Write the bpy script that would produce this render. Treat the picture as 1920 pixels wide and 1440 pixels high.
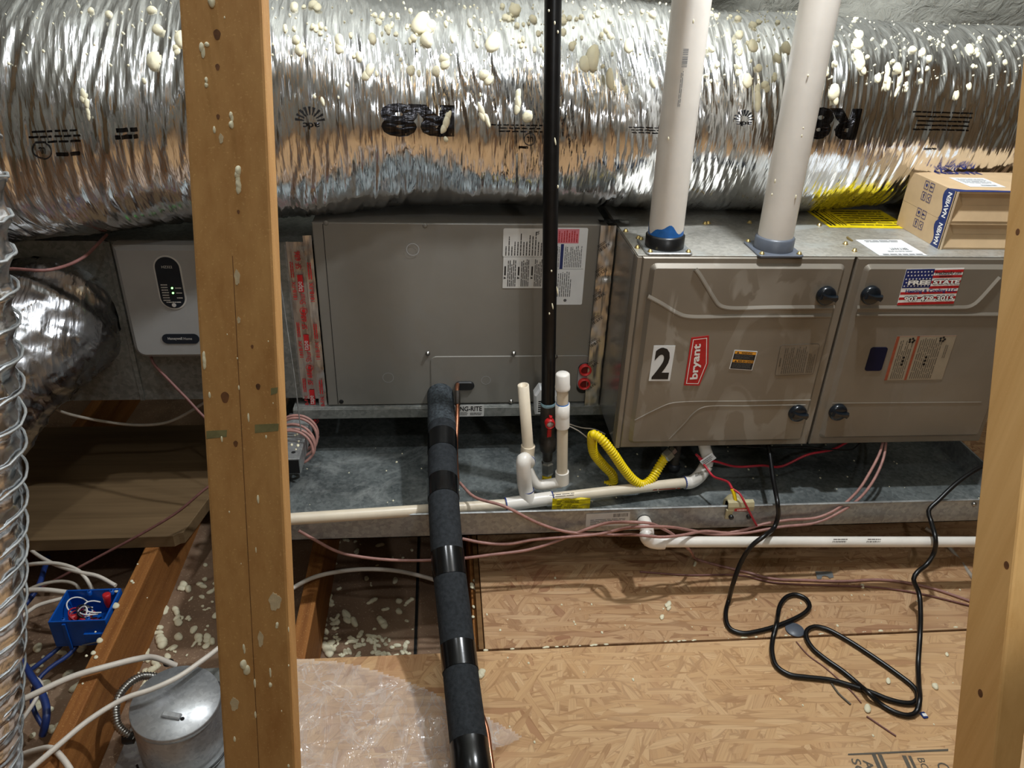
import bpy, bmesh, math, random
import numpy as np
from mathutils import Vector, Matrix

for _o in list(bpy.data.objects):
    bpy.data.objects.remove(_o)
SC = bpy.context.scene
COL = SC.collection
rnd = random.Random(7)
PI = math.pi

# ------------------------------------------------------------------ camera
F_PX = 1443.0
_pi, _ya, _ro = math.radians(28.74), math.radians(5.97), math.radians(2.26)
_f = np.array([math.sin(_ya)*math.cos(_pi), math.cos(_ya)*math.cos(_pi), -math.sin(_pi)])
_r = np.array([math.cos(_ya), -math.sin(_ya), 0.0])
_u = np.cross(_r, _f)
RIGHT = math.cos(_ro)*_r + math.sin(_ro)*_u
UP = -math.sin(_ro)*_r + math.cos(_ro)*_u
FWD = _f
CAM = np.array([-0.4290, -1.5751, 1.0549])
cd = bpy.data.cameras.new('camera')
cam = bpy.data.objects.new('camera', cd)
COL.objects.link(cam)
cd.sensor_width = 36.0
cd.lens = F_PX/1920.0*36.0
cd.clip_start = 0.02
m = Matrix.Identity(4)
for i in range(3):
    m[i][0] = RIGHT[i]; m[i][1] = UP[i]; m[i][2] = -FWD[i]; m[i][3] = CAM[i]
cam.matrix_world = m
SC.camera = cam

# ------------------------------------------------------------------ light
def lamp(name, loc, watts, radius, color=(1, 1, 1)):
    l = bpy.data.lights.new(name, 'POINT')
    l.energy = watts; l.shadow_soft_size = radius; l.color = color
    o = bpy.data.objects.new(name, l); o.location = loc; COL.objects.link(o)
    return o
lamp('ceiling_bulb', (0.30, -0.16, 1.74), 66.0, 0.035, (0.91, 0.955, 1.0))
lamp('overhead_fill', (-0.25, -1.75, 2.35), 15.0, 0.05, (0.91, 0.955, 1.0))  # added fill light above the camera, brightens the stud fronts
lamp('left_bay_fill', (-0.75, -0.42, 1.90), 20.0, 0.035, (0.91, 0.955, 1.0))  # added fill light, lifts the lower-left joist bays; not a known fixture
_l = bpy.data.lights.new('work_light', 'SPOT'); _l.energy = 8.0; _l.spot_size = math.radians(64); _l.spot_blend = 0.35
_l.shadow_soft_size = 0.03; _l.color = (0.97, 0.985, 1.0)
_o = bpy.data.objects.new('work_light', _l); _o.location = (0.12, -1.50, 1.0); COL.objects.link(_o)
_o.rotation_euler = (Vector((0.12, 0.15, 0.28))-Vector(_o.location)).to_track_quat('-Z', 'Y').to_euler()
world = bpy.data.worlds.new('attic_air'); SC.world = world
world.use_nodes = True
world.node_tree.nodes['Background'].inputs[0].default_value = (0.8, 0.85, 0.95, 1)
world.node_tree.nodes['Background'].inputs[1].default_value = 0.02
vs = SC.view_settings
vs.view_transform = 'Standard'; vs.look = 'None'; vs.gamma = 1.0
vs.use_curve_mapping = False
vs.exposure = 0.42

# ------------------------------------------------------------------ measuring helpers
def ray(px, py):
    return RIGHT*((px-960)/F_PX) + UP*((720-py)/F_PX) + FWD
def at(px, py, Y=None, Z=None, X=None):
    r = ray(px, py)
    t = (Y-CAM[1])/r[1] if Y is not None else (Z-CAM[2])/r[2] if Z is not None else (X-CAM[0])/r[0]
    return CAM + r*t
def dp(px, py, d):
    return CAM + ray(px, py)*d
def on_plane(px, py, p0, n):
    r = ray(px, py)
    return CAM + r*(((np.array(p0)-CAM) @ n)/(r @ n))
def path(*pts):
    """points (px, py, 'y'|'z'|'d', value)"""
    o = []
    for p in pts:
        if p[2] == 'y': o.append(at(p[0], p[1], Y=p[3]))
        elif p[2] == 'z': o.append(at(p[0], p[1], Z=p[3]))
        else: o.append(dp(p[0], p[1], p[3]))
    return o

# ------------------------------------------------------------------ materials
MATS = {}
class NT:
    def __init__(s, name):
        s.m = bpy.data.materials.new(name); s.m.use_nodes = True
        s.t = s.m.node_tree; s.n = s.t.nodes; s.l = s.t.links
        s.bsdf = s.n['Principled BSDF']
        s.tc = s.n.new('ShaderNodeTexCoord')
        MATS[name] = s.m
    def map(s, scale=(1, 1, 1), rot=(0, 0, 0), loc=(0, 0, 0), src='Object'):
        k = s.n.new('ShaderNodeMapping')
        k.inputs['Scale'].default_value = scale; k.inputs['Rotation'].default_value = rot
        k.inputs['Location'].default_value = loc
        s.l.new(s.tc.outputs[src], k.inputs['Vector']); return k.outputs[0]
    def rmap(s, ang, scale, loc=(0, 0, 0)):
        r = s.map((1, 1, 1), (0, 0, ang))
        k = s.n.new('ShaderNodeMapping'); k.inputs['Scale'].default_value = scale; k.inputs['Location'].default_value = loc
        s.l.new(r, k.inputs['Vector']); return k.outputs[0]
    def noise(s, vec, scale=5, detail=4, rough=0.55, dist=0.0):
        k = s.n.new('ShaderNodeTexNoise')
        k.inputs['Scale'].default_value = scale; k.inputs['Detail'].default_value = detail
        k.inputs['Roughness'].default_value = rough; k.inputs['Distortion'].default_value = dist
        s.l.new(vec, k.inputs['Vector']); return k.outputs['Fac']
    def voro(s, vec, scale=5, out='Distance', feat='F1', rnd_=1.0):
        k = s.n.new('ShaderNodeTexVoronoi'); k.feature = feat
        k.inputs['Scale'].default_value = scale; k.inputs['Randomness'].default_value = rnd_
        s.l.new(vec, k.inputs['Vector']); return k.outputs[out]
    def wave(s, vec, scale=5, dist=2, detail=2, dscale=1.0, prof='SIN', dir_='X'):
        k = s.n.new('ShaderNodeTexWave'); k.bands_direction = dir_; k.wave_profile = prof
        k.inputs['Scale'].default_value = scale; k.inputs['Distortion'].default_value = dist
        k.inputs['Detail'].default_value = detail; k.inputs['Detail Scale'].default_value = dscale
        s.l.new(vec, k.inputs['Vector']); return k.outputs['Fac']
    def ramp(s, fac, stops):
        k = s.n.new('ShaderNodeValToRGB'); r = k.color_ramp
        while len(r.elements) < len(stops): r.elements.new(0.5)
        for e, (p, c) in zip(r.elements, stops):
            e.position = p; e.color = (*c, 1) if len(c) == 3 else c
        s.l.new(fac, k.inputs[0]); return k.outputs[0]
    def g(s, fac, a, b):
        return s.ramp(fac, [(a, (0, 0, 0)), (b, (1, 1, 1))])
    def mix(s, fac, a, b, mode='MIX'):
        k = s.n.new('ShaderNodeMix'); k.data_type = 'RGBA'; k.blend_type = mode
        for i, v in ((0, fac), (6, a), (7, b)):
            if isinstance(v, (int, float)): k.inputs[i].default_value = v
            elif isinstance(v, tuple): k.inputs[i].default_value = (*v, 1)
            else: s.l.new(v, k.inputs[i])
        return k.outputs[2]
    def math(s, op, a, b=0.0):
        k = s.n.new('ShaderNodeMath'); k.operation = op
        for i, v in ((0, a), (1, b)):
            if isinstance(v, (int, float)): k.inputs[i].default_value = v
            else: s.l.new(v, k.inputs[i])
        return k.outputs[0]
    def set(s, key, v):
        i = s.bsdf.inputs[key]
        if isinstance(v, (int, float)): i.default_value = v
        elif isinstance(v, tuple): i.default_value = (*v, 1) if len(v) == 3 else v
        else: s.l.new(v, i)
    def bump(s, h, strength=0.3, dist=0.002):
        k = s.n.new('ShaderNodeBump'); k.inputs['Strength'].default_value = strength
        k.inputs['Distance'].default_value = dist
        s.l.new(h, k.inputs['Height']); s.l.new(k.outputs[0], s.bsdf.inputs['Normal'])

def lin(c):
    return tuple((v/255/12.92 if v/255 <= 0.04045 else ((v/255+0.055)/1.055)**2.4) for v in c)

def plain(name, rgb, rough=0.5, metal=0.0, var=0.12, scale=30, bump=0.0, spec=0.5, coat=0.0, trans=0.0, alpha=1.0, stretch=(1, 1, 1), lo=None):
    """two-tone noise around an sRGB colour"""
    t = NT(name); c = lin(rgb)
    v = t.map(stretch)
    n = t.noise(v, scale, 5)
    d = tuple(x*(1-var*1.6) for x in c) if lo is None else lin(lo)
    e = tuple(min(1, x*(1+var)) for x in c)
    t.set('Base Color', t.ramp(n, [(0.3, d), (0.7, e)]))
    t.set('Roughness', rough); t.set('Metallic', metal)
    t.set('Specular IOR Level', spec)
    if coat: t.set('Coat Weight', coat)
    if trans: t.set('Transmission Weight', trans)
    if alpha < 1: t.set('Alpha', alpha)
    if bump: t.bump(t.noise(v, scale*4, 4), bump, 0.001)
    return t.m
def M(n): return MATS[n]

def wood(name, light, dark, axis='Z', knots=True, fuzz=True):
    t = NT(name)
    sc = {'X': (2.2, 22, 22), 'Y': (22, 2.2, 22), 'Z': (22, 22, 2.2)}[axis]
    sc2 = tuple(q*3.2 if q > 3 else q*0.9 for q in sc)
    v = t.map(sc)
    n1 = t.noise(v, 1.1, 4, 0.55, 0.4)
    n2 = t.noise(t.map(sc2), 1.3, 3, 0.6, 0.2)
    f = t.math('ADD', t.math('MULTIPLY', n1, 0.6), t.math('MULTIPLY', n2, 0.4))
    c = t.ramp(f, [(0.3, lin(dark)), (0.5, tuple((a+b)/2 for a, b in zip(lin(light), lin(dark)))), (0.72, lin(light))])
    if fuzz:
        s = t.noise(t.map((1, 1, 1)), 420, 2, 0.5)
        c = t.mix(t.math('MULTIPLY', t.g(s, 0.62, 0.72), 0.4), c, lin((225, 185, 125)))
    t.set('Base Color', c); t.set('Roughness', 0.68); t.set('Specular IOR Level', 0.25)
    t.bump(n1, 0.25, 0.002)
    return t.m

wood('stud_wood', (202, 156, 98), (170, 122, 70))
wood('stud_wood_pale', (228, 186, 124), (204, 158, 96))
wood('joist_wood', (176, 118, 62), (118, 70, 32), 'Y')
wood('plywood', (128, 104, 74), (100, 80, 55), 'X', fuzz=False)
wood('osb_edge', (150, 112, 70), (92, 62, 34), 'X', fuzz=False)

def osb(name, seed, tint):
    t = NT(name)
    col = None
    pal = [(0.0, lin((190, 154, 112))), (0.25, lin((210, 174, 128))), (0.5, lin((222, 190, 146))), (0.75, lin((202, 164, 118))), (0.95, lin((212, 178, 134))), (1.0, lin((160, 118, 86)))]
    hts = None
    for k, (ang, sx, sy, thr) in enumerate([(0.1, 10, 46, None), (0.8, 10, 56, 0.45), (-0.6, 10, 52, 0.5), (0.25, 9, 50, 0.5), (1.7, 11, 64, 0.62), (-0.2, 9, 70, 0.55), (1.15, 11, 70, 0.66), (-0.95, 11, 66, 0.7), (0.05, 10, 80, 0.6)]):
        v = t.rmap(ang, (sx, sy, 1), (seed+k*3.7, k*5.1, 0))
        k2 = t.n.new('ShaderNodeTexVoronoi'); k2.voronoi_dimensions = '2D'
        k2.inputs['Scale'].default_value = 1.0
        vd = t.n.new('ShaderNodeVectorMath'); vd.operation = 'ADD'
        t.l.new(v, vd.inputs[0])
        nz = t.n.new('ShaderNodeTexNoise'); nz.inputs['Scale'].default_value = 1.3; nz.inputs['Detail'].default_value = 3
        t.l.new(v, nz.inputs['Vector'])
        sc = t.n.new('ShaderNodeVectorMath'); sc.operation = 'SCALE'; sc.inputs[3].default_value = 0.3
        t.l.new(nz.outputs['Color'], sc.inputs[0]); t.l.new(sc.outputs[0], vd.inputs[1])
        t.l.new(vd.outputs[0], k2.inputs['Vector'])
        sep = t.n.new('ShaderNodeSeparateColor'); t.l.new(k2.outputs['Color'], sep.inputs[0])
        grain = t.noise(t.rmap(ang, (7, 300, 1)), 1.2, 3)
        c = t.ramp(sep.outputs[0], pal)
        c = t.mix(t.math('MULTIPLY', t.g(grain, 0.48, 0.7), 0.45), c, lin((140, 102, 68)))
        edge = t.g(k2.outputs['Distance'], 0.56, 0.62)
        c = t.mix(t.math('MULTIPLY', edge, 0.45), c, lin((116, 78, 46)))
        if col is None: col = c; hts = sep.outputs[1]
        else:
            mk = t.g(sep.outputs[2], thr, thr+0.03)
            col = t.mix(mk, col, c); hts = t.mix(mk, hts, sep.outputs[1])
    big = t.noise(t.map((1, 1, 1)), 3.2, 4)
    col = t.mix(t.math('MULTIPLY', t.g(big, 0.45, 0.7), 0.22), col, lin((236, 206, 170)))
    red = t.noise(t.map((1, 1, 1), loc=(4, 2, 0)), 5, 3)
    col = t.mix(t.math('MULTIPLY', t.g(red, 0.6, 0.72), 0.35), col, lin((150, 84, 62)))
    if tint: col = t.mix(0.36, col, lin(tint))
    t.set('Base Color', col); t.set('Roughness', 0.62); t.set('Specular IOR Level', 0.3)
    t.bump(hts, 0.25, 0.0015)
osb('osb_front', 0.0, (196, 146, 98))
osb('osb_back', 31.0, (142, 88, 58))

def drywall():
    t = NT('drywall_paper')
    v = t.map()
    c = t.ramp(t.noise(v, 6, 6), [(0.3, lin((112, 88, 68))), (0.55, lin((142, 114, 90))), (0.75, lin((168, 142, 116)))])
    s = t.noise(v, 170, 3)
    c = t.mix(t.math('MULTIPLY', t.g(s, 0.6, 0.7), 0.5), c, lin((206, 182, 150)))
    t.set('Base Color', c); t.set('Roughness', 0.9); t.bump(s, 0.2, 0.002)
drywall()

def foil(name, base=(0.80, 0.82, 0.85), rough=0.2, fine=1.0, dark=(0.52, 0.54, 0.57)):
    t = NT(name)
    v2 = t.map((1, 1, 1))
    n1 = t.noise(t.map((80, 8, 8), (0, 0.12, 0.1)), 1.0, 3, 0.6, 0.6)
    c1 = t.voro(t.map((75, 10, 10), (0, 0.14, 0.1)), 1.0, 'Distance', 'F1')
    c2 = t.voro(t.map((150, 26, 26), (0, -0.2, -0.12)), 1.0, 'Distance', 'F1')
    h = t.math('ADD', t.math('MULTIPLY', n1, 0.5), t.math('MULTIPLY', c1, 0.75))
    h = t.math('ADD', h, t.math('MULTIPLY', c2, 0.32))
    t.set('Base Color', t.ramp(t.noise(v2, 7, 4), [(0.3, dark), (0.6, base)]))
    t.set('Metallic', 1.0)
    t.set('Roughness', t.ramp(t.noise(v2, 20, 3), [(0.3, (rough*0.7,)*3), (0.7, (rough*1.5,)*3)]))
    t.bump(h, 0.7*fine, 0.005)
foil('duct_foil', (0.90, 0.91, 0.93), 0.15, 0.68, (0.78, 0.80, 0.83))
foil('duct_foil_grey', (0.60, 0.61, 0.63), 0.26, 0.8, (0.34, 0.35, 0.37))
foil('spiral_foil', (0.82, 0.83, 0.85), 0.2, 0.8)
foil('tape_foil', (0.72, 0.69, 0.65), 0.36, 0.4, (0.55, 0.52, 0.49))

def foil_ink():
    t = NT('foil_ink'); v = t.map((120, 10, 10), (0, 0.12, 0.1))
    n = t.noise(v, 1.0, 4, 0.6, 0.8)
    t.set('Base Color', t.ramp(n, [(0.40, (0.03, 0.03, 0.035)), (0.66, (0.10, 0.10, 0.11)), (0.74, (0.6, 0.6, 0.62))]))
    t.set('Metallic', 1.0); t.set('Roughness', 0.22); t.bump(n, 0.4, 0.004)
foil_ink()
def galv(name, a, b, rough=0.42, scale=9, dirt=0.0):
    t = NT(name)
    v = t.map()
    sp = t.voro(v, 130, 'Color')
    sep = t.n.new('ShaderNodeSeparateColor'); t.l.new(sp, sep.inputs[0])
    n = t.noise(v, scale, 6, 0.6)
    f = t.math('ADD', t.math('MULTIPLY', n, 0.75), t.math('MULTIPLY', sep.outputs[0], 0.25))
    c = t.ramp(f, [(0.3, lin(b)), (0.7, lin(a))])
    if dirt:
        d = t.noise(v, 5, 6, 0.7, 1.0)
        c = t.mix(t.math('MULTIPLY', t.g(d, 0.52, 0.64), dirt), c, lin((196, 200, 196)))
    t.set('Base Color', c); t.set('Metallic', 0.6)
    t.set('Roughness', t.ramp(n, [(0.3, (rough*0.75,)*3), (0.7, (rough*1.35,)*3)]))
    t.bump(sep.outputs[0], 0.08, 0.001)
galv('galvanized', (176, 178, 176), (136, 138, 138))
galv('galvanized_dull', (150, 151, 145), (112, 114, 110), 0.55)
galv('pan_steel', (138, 144, 142), (94, 100, 100), 0.5, 7, 0.5)
galv('can_steel', (206, 208, 208), (172, 174, 176), 0.34)
galv('furnace_top', (196, 193, 184), (158, 155, 146), 0.42, 5, 0.8)

def cabinet(name, a, b, smear, sm_amt, rough=0.45):
    t = NT(name); v = t.map()
    n = t.noise(v, 4, 5)
    c = t.ramp(n, [(0.3, lin(b)), (0.7, lin(a))])
    s = t.noise(t.map((7, 7, 4), (0, 0.5, 0)), 1.3, 3, 0.5, 1.6)
    mk = t.math('MULTIPLY', t.g(s, 0.52, 0.56), t.g(t.noise(v, 3.1, 3), 0.42, 0.58))
    c = t.mix(t.math('MULTIPLY', mk, sm_amt), c, lin(smear))
    t.set('Base Color', c); t.set('Metallic', 0.25)
    t.set('Roughness', t.mix(mk, (rough,)*3, (rough*1.3,)*3))
    t.bump(t.noise(v, 500, 2), 0.05, 0.0005)
cabinet('furnace_paint', (142, 134, 121), (126, 118, 106), (164, 158, 147), 0.75, 0.4)
cabinet('furnace_paint_clean', (136, 128, 115), (124, 116, 104), (146, 138, 126), 0.3, 0.4)
cabinet('coil_paint', (136, 133, 125), (125, 122, 115), (136, 133, 126), 0.3, 0.4)
galv('side_steel', (160, 160, 156), (132, 132, 128), 0.2, 6)

plain('pvc_white', (232, 226, 216), 0.34, 0, 0.04, 20, 0.0)
plain('pvc_cream', (222, 208, 184), 0.36, 0, 0.05, 22)
plain('vent_pvc', (226, 220, 210), 0.38, 0, 0.05, 12)
plain('primer_blue', (38, 110, 190), 0.4, 0, 0.15, 60)
plain('glue_blue', (40, 62, 130), 0.4, 0, 0.2, 80)
plain('glue_light', (150, 190, 206), 0.5, 0, 0.15, 80)
plain('sight_glass', (14, 18, 46), 0.5, 0, 0.1, 30, spec=0.2)
plain('black_plastic', (26, 27, 28), 0.35, 0, 0.2, 40)
plain('grey_plastic', (92, 98, 108), 0.4, 0, 0.1, 30)
plain('knob_black', (20, 26, 32), 0.22, 0, 0.15, 30, coat=0.3)
plain('black_pipe', (16, 16, 17), 0.36, 0.2, 0.3, 50, 0.1)
plain('iron', (68, 62, 56), 0.42, 0.55, 0.25, 50, 0.25)
plain('steel', (168, 166, 160), 0.28, 0.95, 0.12, 40)
plain('brass_screw', (206, 182, 120), 0.3, 0.9, 0.1, 60)
plain('cord_black', (14, 14, 15), 0.34, 0, 0.2, 40)
plain('rubber_black', (44, 47, 50), 0.85, 0, 0.25, 120, 0.5, spec=0.2)
plain('rubber_dusty', (62, 68, 72), 0.8, 0, 0.45, 160, 0.5, spec=0.25)
plain('tape_black', (14, 15, 16), 0.2, 0, 0.2, 30, 0.05)
plain('copper', (190, 128, 98), 0.3, 0.95, 0.25, 50)
plain('gas_yellow', (242, 212, 20), 0.35, 0, 0.08, 40)
plain('tag_yellow', (232, 208, 24), 0.4, 0, 0.12, 25, 0.2)
plain('valve_red', (190, 26, 28), 0.35, 0, 0.15, 40)
plain('plug_red', (214, 52, 48), 0.4, 0, 0.1, 40)
plain('plug_dark', (110, 16, 18), 0.5, 0, 0.1, 40)
plain('wire_red', (176, 36, 50), 0.45, 0, 0.15, 60)
plain('wire_pink', (164, 120, 110), 0.5, 0, 0.15, 60)
plain('wire_brown', (126, 84, 78), 0.55, 0, 0.15, 60)
plain('romex', (226, 216, 202), 0.42, 0, 0.06, 30)
plain('romex_dirty', (170, 160, 146), 0.5, 0, 0.12, 40)
plain('cable_blue', (38, 60, 120), 0.45, 0, 0.15, 40)
plain('box_blue', (10, 84, 176), 0.4, 0, 0.12, 30)
plain('nut_red', (200, 40, 46), 0.4, 0, 0.12, 60)
plain('foam_cream', (236, 228, 196), 0.62, 0, 0.06, 60, 0.2)
plain('foam_pale', (206, 186, 150), 0.7, 0, 0.1, 120, 0.3)
plain('white_plastic', (236, 238, 238), 0.35, 0, 0.03, 30)
plain('switch_tan', (178, 168, 132), 0.4, 0, 0.08, 40)
plain('panel_grey', (160, 160, 158), 0.42, 0, 0.04, 12)
plain('panel_dark', (26, 36, 46), 0.3, 0, 0.1, 30)
plain('label_white', (226, 228, 228), 0.4, 0, 0.03, 30)
plain('label_grey', (202, 200, 194), 0.4, 0, 0.05, 30)
plain('label_tan', (150, 138, 118), 0.45, 0, 0.05, 30)
plain('print_black', (24, 24, 26), 0.45, 0, 0.1, 60)
plain('print_grey', (96, 98, 100), 0.5, 0, 0.1, 60)
plain('print_dim', (92, 84, 72), 0.5, 0, 0.1, 60)
plain('print_red', (186, 32, 36), 0.42, 0, 0.08, 60)
plain('print_rust', (150, 74, 50), 0.45, 0, 0.1, 60)
plain('print_navy', (30, 42, 104), 0.45, 0, 0.1, 60)
plain('print_blue', (26, 46, 104), 0.42, 0, 0.08, 60)
plain('print_pink', (222, 130, 142), 0.45, 0, 0.06, 60)
plain('print_white', (238, 236, 232), 0.42, 0, 0.03, 60)
plain('print_orange', (230, 160, 50), 0.42, 0, 0.06, 60)
plain('cardboard', (192, 164, 126), 0.75, 0, 0.07, 14, 0.1)
plain('cardboard_edge', (216, 192, 158), 0.8, 0, 0.07, 40)
plain('insulation_dark', (30, 30, 32), 0.95, 0, 0.35, 60, 0.6)
plain('dark_gap', (14, 13, 12), 0.9, 0, 0.2, 20)
plain('grass_marker', (126, 120, 80), 0.8, 0, 0.2, 60)
plain('knot_dark', (112, 72, 40), 0.7, 0, 0.3, 90)
plain('debris_metal', (186, 190, 190), 0.35, 0.8, 0.15, 60)
plain('dark_steel', (40, 44, 50), 0.45, 0.5, 0.2, 30)
def led():
    t = NT('led_green'); t.set('Base Color', (0.1, 0.8, 0.1)); t.set('Emission Color', (0.25, 1.0, 0.2)); t.set('Emission Strength', 4.0)
led()
def sheet():
    t = NT('plastic_film'); v = t.map((6, 6, 6))
    n = t.noise(v, 1.5, 5, 0.6, 1.5)
    r = t.noise(t.map((20, 7, 7), (0, 0, 0.6)), 1.0, 4, 0.55, 1.0)
    r2 = t.noise(t.map((6, 11, 4), (0, 0, -0.5)), 1.0, 4, 0.55, 0.8)
    c1 = t.ramp(r, [(0.42, (0, 0, 0)), (0.5, (1, 1, 1)), (0.54, (0, 0, 0))])
    c2 = t.ramp(r2, [(0.485, (0, 0, 0)), (0.5, (1, 1, 1)), (0.515, (0, 0, 0))])
    cr = t.math('MAXIMUM', t.math('MULTIPLY', c1, 0.55), c2)
    t.set('Base Color', t.ramp(n, [(0.3, (0.80, 0.74, 0.70)), (0.7, (0.96, 0.94, 0.93))]))
    t.set('Roughness', 0.14); t.set('Alpha', t.math('ADD', 0.24, t.math('MULTIPLY', cr, 0.24)))
    t.set('Specular IOR Level', 0.9); t.set('Coat Weight', 0.6)
    t.bump(t.math('ADD', r, t.math('MULTIPLY', r2, 0.7)), 1.0, 0.012)
sheet()
def foam_wall():
    t = NT('spray_foam'); v = t.map()
    n = t.noise(v, 4, 6, 0.6, 0.5)
    c = t.ramp(n, [(0.3, lin((142, 141, 130))), (0.6, lin((176, 175, 164))), (0.8, lin((198, 197, 188)))])
    t.set('Base Color', c); t.set('Roughness', 0.75)
    t.bump(t.noise(v, 22, 5, 0.6, 1.0), 0.8, 0.02)
foam_wall()

# ------------------------------------------------------------------ mesh helpers
def finish(o, par=None):
    COL.objects.link(o)
    if par is not None:
        o.parent = par
        L = Vector((0, 0, 0)); p = par
        while p is not None:
            L += p.location; p = p.parent
        o.location = -L
    return o
class MB:
    def __init__(s): s.v = []; s.f = []; s.sm = []
    def add(s, V, Fc, smooth=False):
        k = len(s.v); s.v += [tuple(map(float, p)) for p in V]
        s.f += [tuple(i+k for i in f) for f in Fc]; s.sm += [smooth]*len(Fc)
        return s
    def box(s, x, y, z, bev=0.0, mat4=None):
        a = [(min(x), max(x)), (min(y), max(y)), (min(z), max(z))]
        if bev <= 0:
            V = [(a[0][i], a[1][j], a[2][k]) for i in (0, 1) for j in (0, 1) for k in (0, 1)]
            Fc = [(0, 1, 3, 2), (4, 6, 7, 5), (0, 4, 5, 1), (2, 3, 7, 6), (0, 2, 6, 4), (1, 5, 7, 3)]
        else:
            bm = bmesh.new(); bmesh.ops.create_cube(bm, size=1)
            for v in bm.verts:
                for i in range(3): v.co[i] = a[i][1] if v.co[i] > 0 else a[i][0]
            bmesh.ops.bevel(bm, geom=list(bm.edges), offset=bev, segments=2, profile=0.5, affect='EDGES', clamp_overlap=True)
            bm.verts.index_update()
            V = [tuple(v.co) for v in bm.verts]; Fc = [tuple(v.index for v in f.verts) for f in bm.faces]
            bm.free()
        if mat4 is not None: V = [tuple(mat4 @ Vector(p)) for p in V]
        return s.add(V, Fc)
    def tube(s, pts, r, res=12, step=None, smooth_path=True, cap=True, rfun=None):
        P = spline(pts, step or 0.012) if smooth_path else [np.array(p, float) for p in pts]
        n = len(P)
        T = [P[min(i+1, n-1)]-P[max(i-1, 0)] for i in range(n)]
        T = [t/max(np.linalg.norm(t), 1e-9) for t in T]
        ref = np.array([0, 0, 1.0]) if abs(T[0][2]) < 0.9 else np.array([0, 1.0, 0])
        N = np.cross(T[0], ref); N /= np.linalg.norm(N)
        V = []; s_ = 0.0
        for i in range(n):
            if i:
                s_ += np.linalg.norm(P[i]-P[i-1])
                N = N - T[i]*(N @ T[i]); N /= max(np.linalg.norm(N), 1e-9)
            B = np.cross(T[i], N)
            rr = rfun(s_) if rfun else (r[i] if isinstance(r, (list, tuple)) else r)
            for k in range(res):
                a = 2*PI*k/res
                V.append(P[i]+(N*math.cos(a)+B*math.sin(a))*rr)
        Fc = [(i*res+k, i*res+(k+1) % res, (i+1)*res+(k+1) % res, (i+1)*res+k) for i in range(n-1) for k in range(res)]
        s.add(V, Fc, True)
        if cap:
            s.add(V[:res], [tuple(range(res))[::-1]]); s.add(V[-res:], [tuple(range(res))])
        return s
    def lathe(s, prof, origin, axis=(0, 0, 1), res=24, cap=True, smooth=True):
        """prof: list of (radius, height)"""
        A = np.array(axis, float); A /= np.linalg.norm(A); O = np.array(origin, float)
        ref = np.array([1.0, 0, 0]) if abs(A[0]) < 0.9 else np.array([0, 1.0, 0])
        U = np.cross(A, ref); U /= np.linalg.norm(U); W = np.cross(A, U)
        V = []
        for (r, h) in prof:
            for k in range(res):
                a = 2*PI*k/res; V.append(O+A*h+(U*math.cos(a)+W*math.sin(a))*r)
        n = len(prof)
        Fc = [(i*res+k, i*res+(k+1) % res, (i+1)*res+(k+1) % res, (i+1)*res+k) for i in range(n-1) for k in range(res)]
        s.add(V, Fc, smooth)
        if cap:
            if prof[0][0] > 1e-6: s.add(V[:res], [tuple(range(res))[::-1]])
            if prof[-1][0] > 1e-6: s.add(V[-res:], [tuple(range(res))])
        return s
    def prism(s, fr, poly, t, chamfer=0.0, base=0.0):
        n = len(poly)
        if chamfer > 0:
            ins = inset(poly, chamfer)
            rings = [(poly, base), (poly, base+max(t-chamfer, 0)), (ins, base+t)]
        else: rings = [(poly, base), (poly, base+t)]
        V = [fr.pt(p[0], p[1], h) for pl, h in rings for p in pl]
        Fc = [(i*n+k, i*n+(k+1) % n, (i+1)*n+(k+1) % n, (i+1)*n+k) for i in range(len(rings)-1) for k in range(n)]
        m = (len(rings)-1)*n
        Fc.append(tuple(range(m, m+n))); Fc.append(tuple(range(n))[::-1])
        return s.add(V, Fc)
    def sphere(s, c, r, res=10, squash=(1, 1, 1)):
        prof = []
        V = []; n = res//2+1
        for i in range(n):
            th = PI*i/(n-1)
            for k in range(res):
                a = 2*PI*k/res
                V.append((c[0]+r*squash[0]*math.sin(th)*math.cos(a), c[1]+r*squash[1]*math.sin(th)*math.sin(a), c[2]-r*squash[2]*math.cos(th)))
        Fc = [(i*res+k, i*res+(k+1) % res, (i+1)*res+(k+1) % res, (i+1)*res+k) for i in range(n-1) for k in range(res)]
        return s.add(V, Fc, True)
    def mesh(s, name, mat):
        me = bpy.data.meshes.new(name); me.from_pydata(s.v, [], s.f)
        me.polygons.foreach_set('use_smooth', s.sm); me.update()
        if mat is not None: me.materials.append(M(mat))
        return me
    def build(s, name, mat, par=None):
        return finish(bpy.data.objects.new(name, s.mesh(name, mat)), par)

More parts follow.
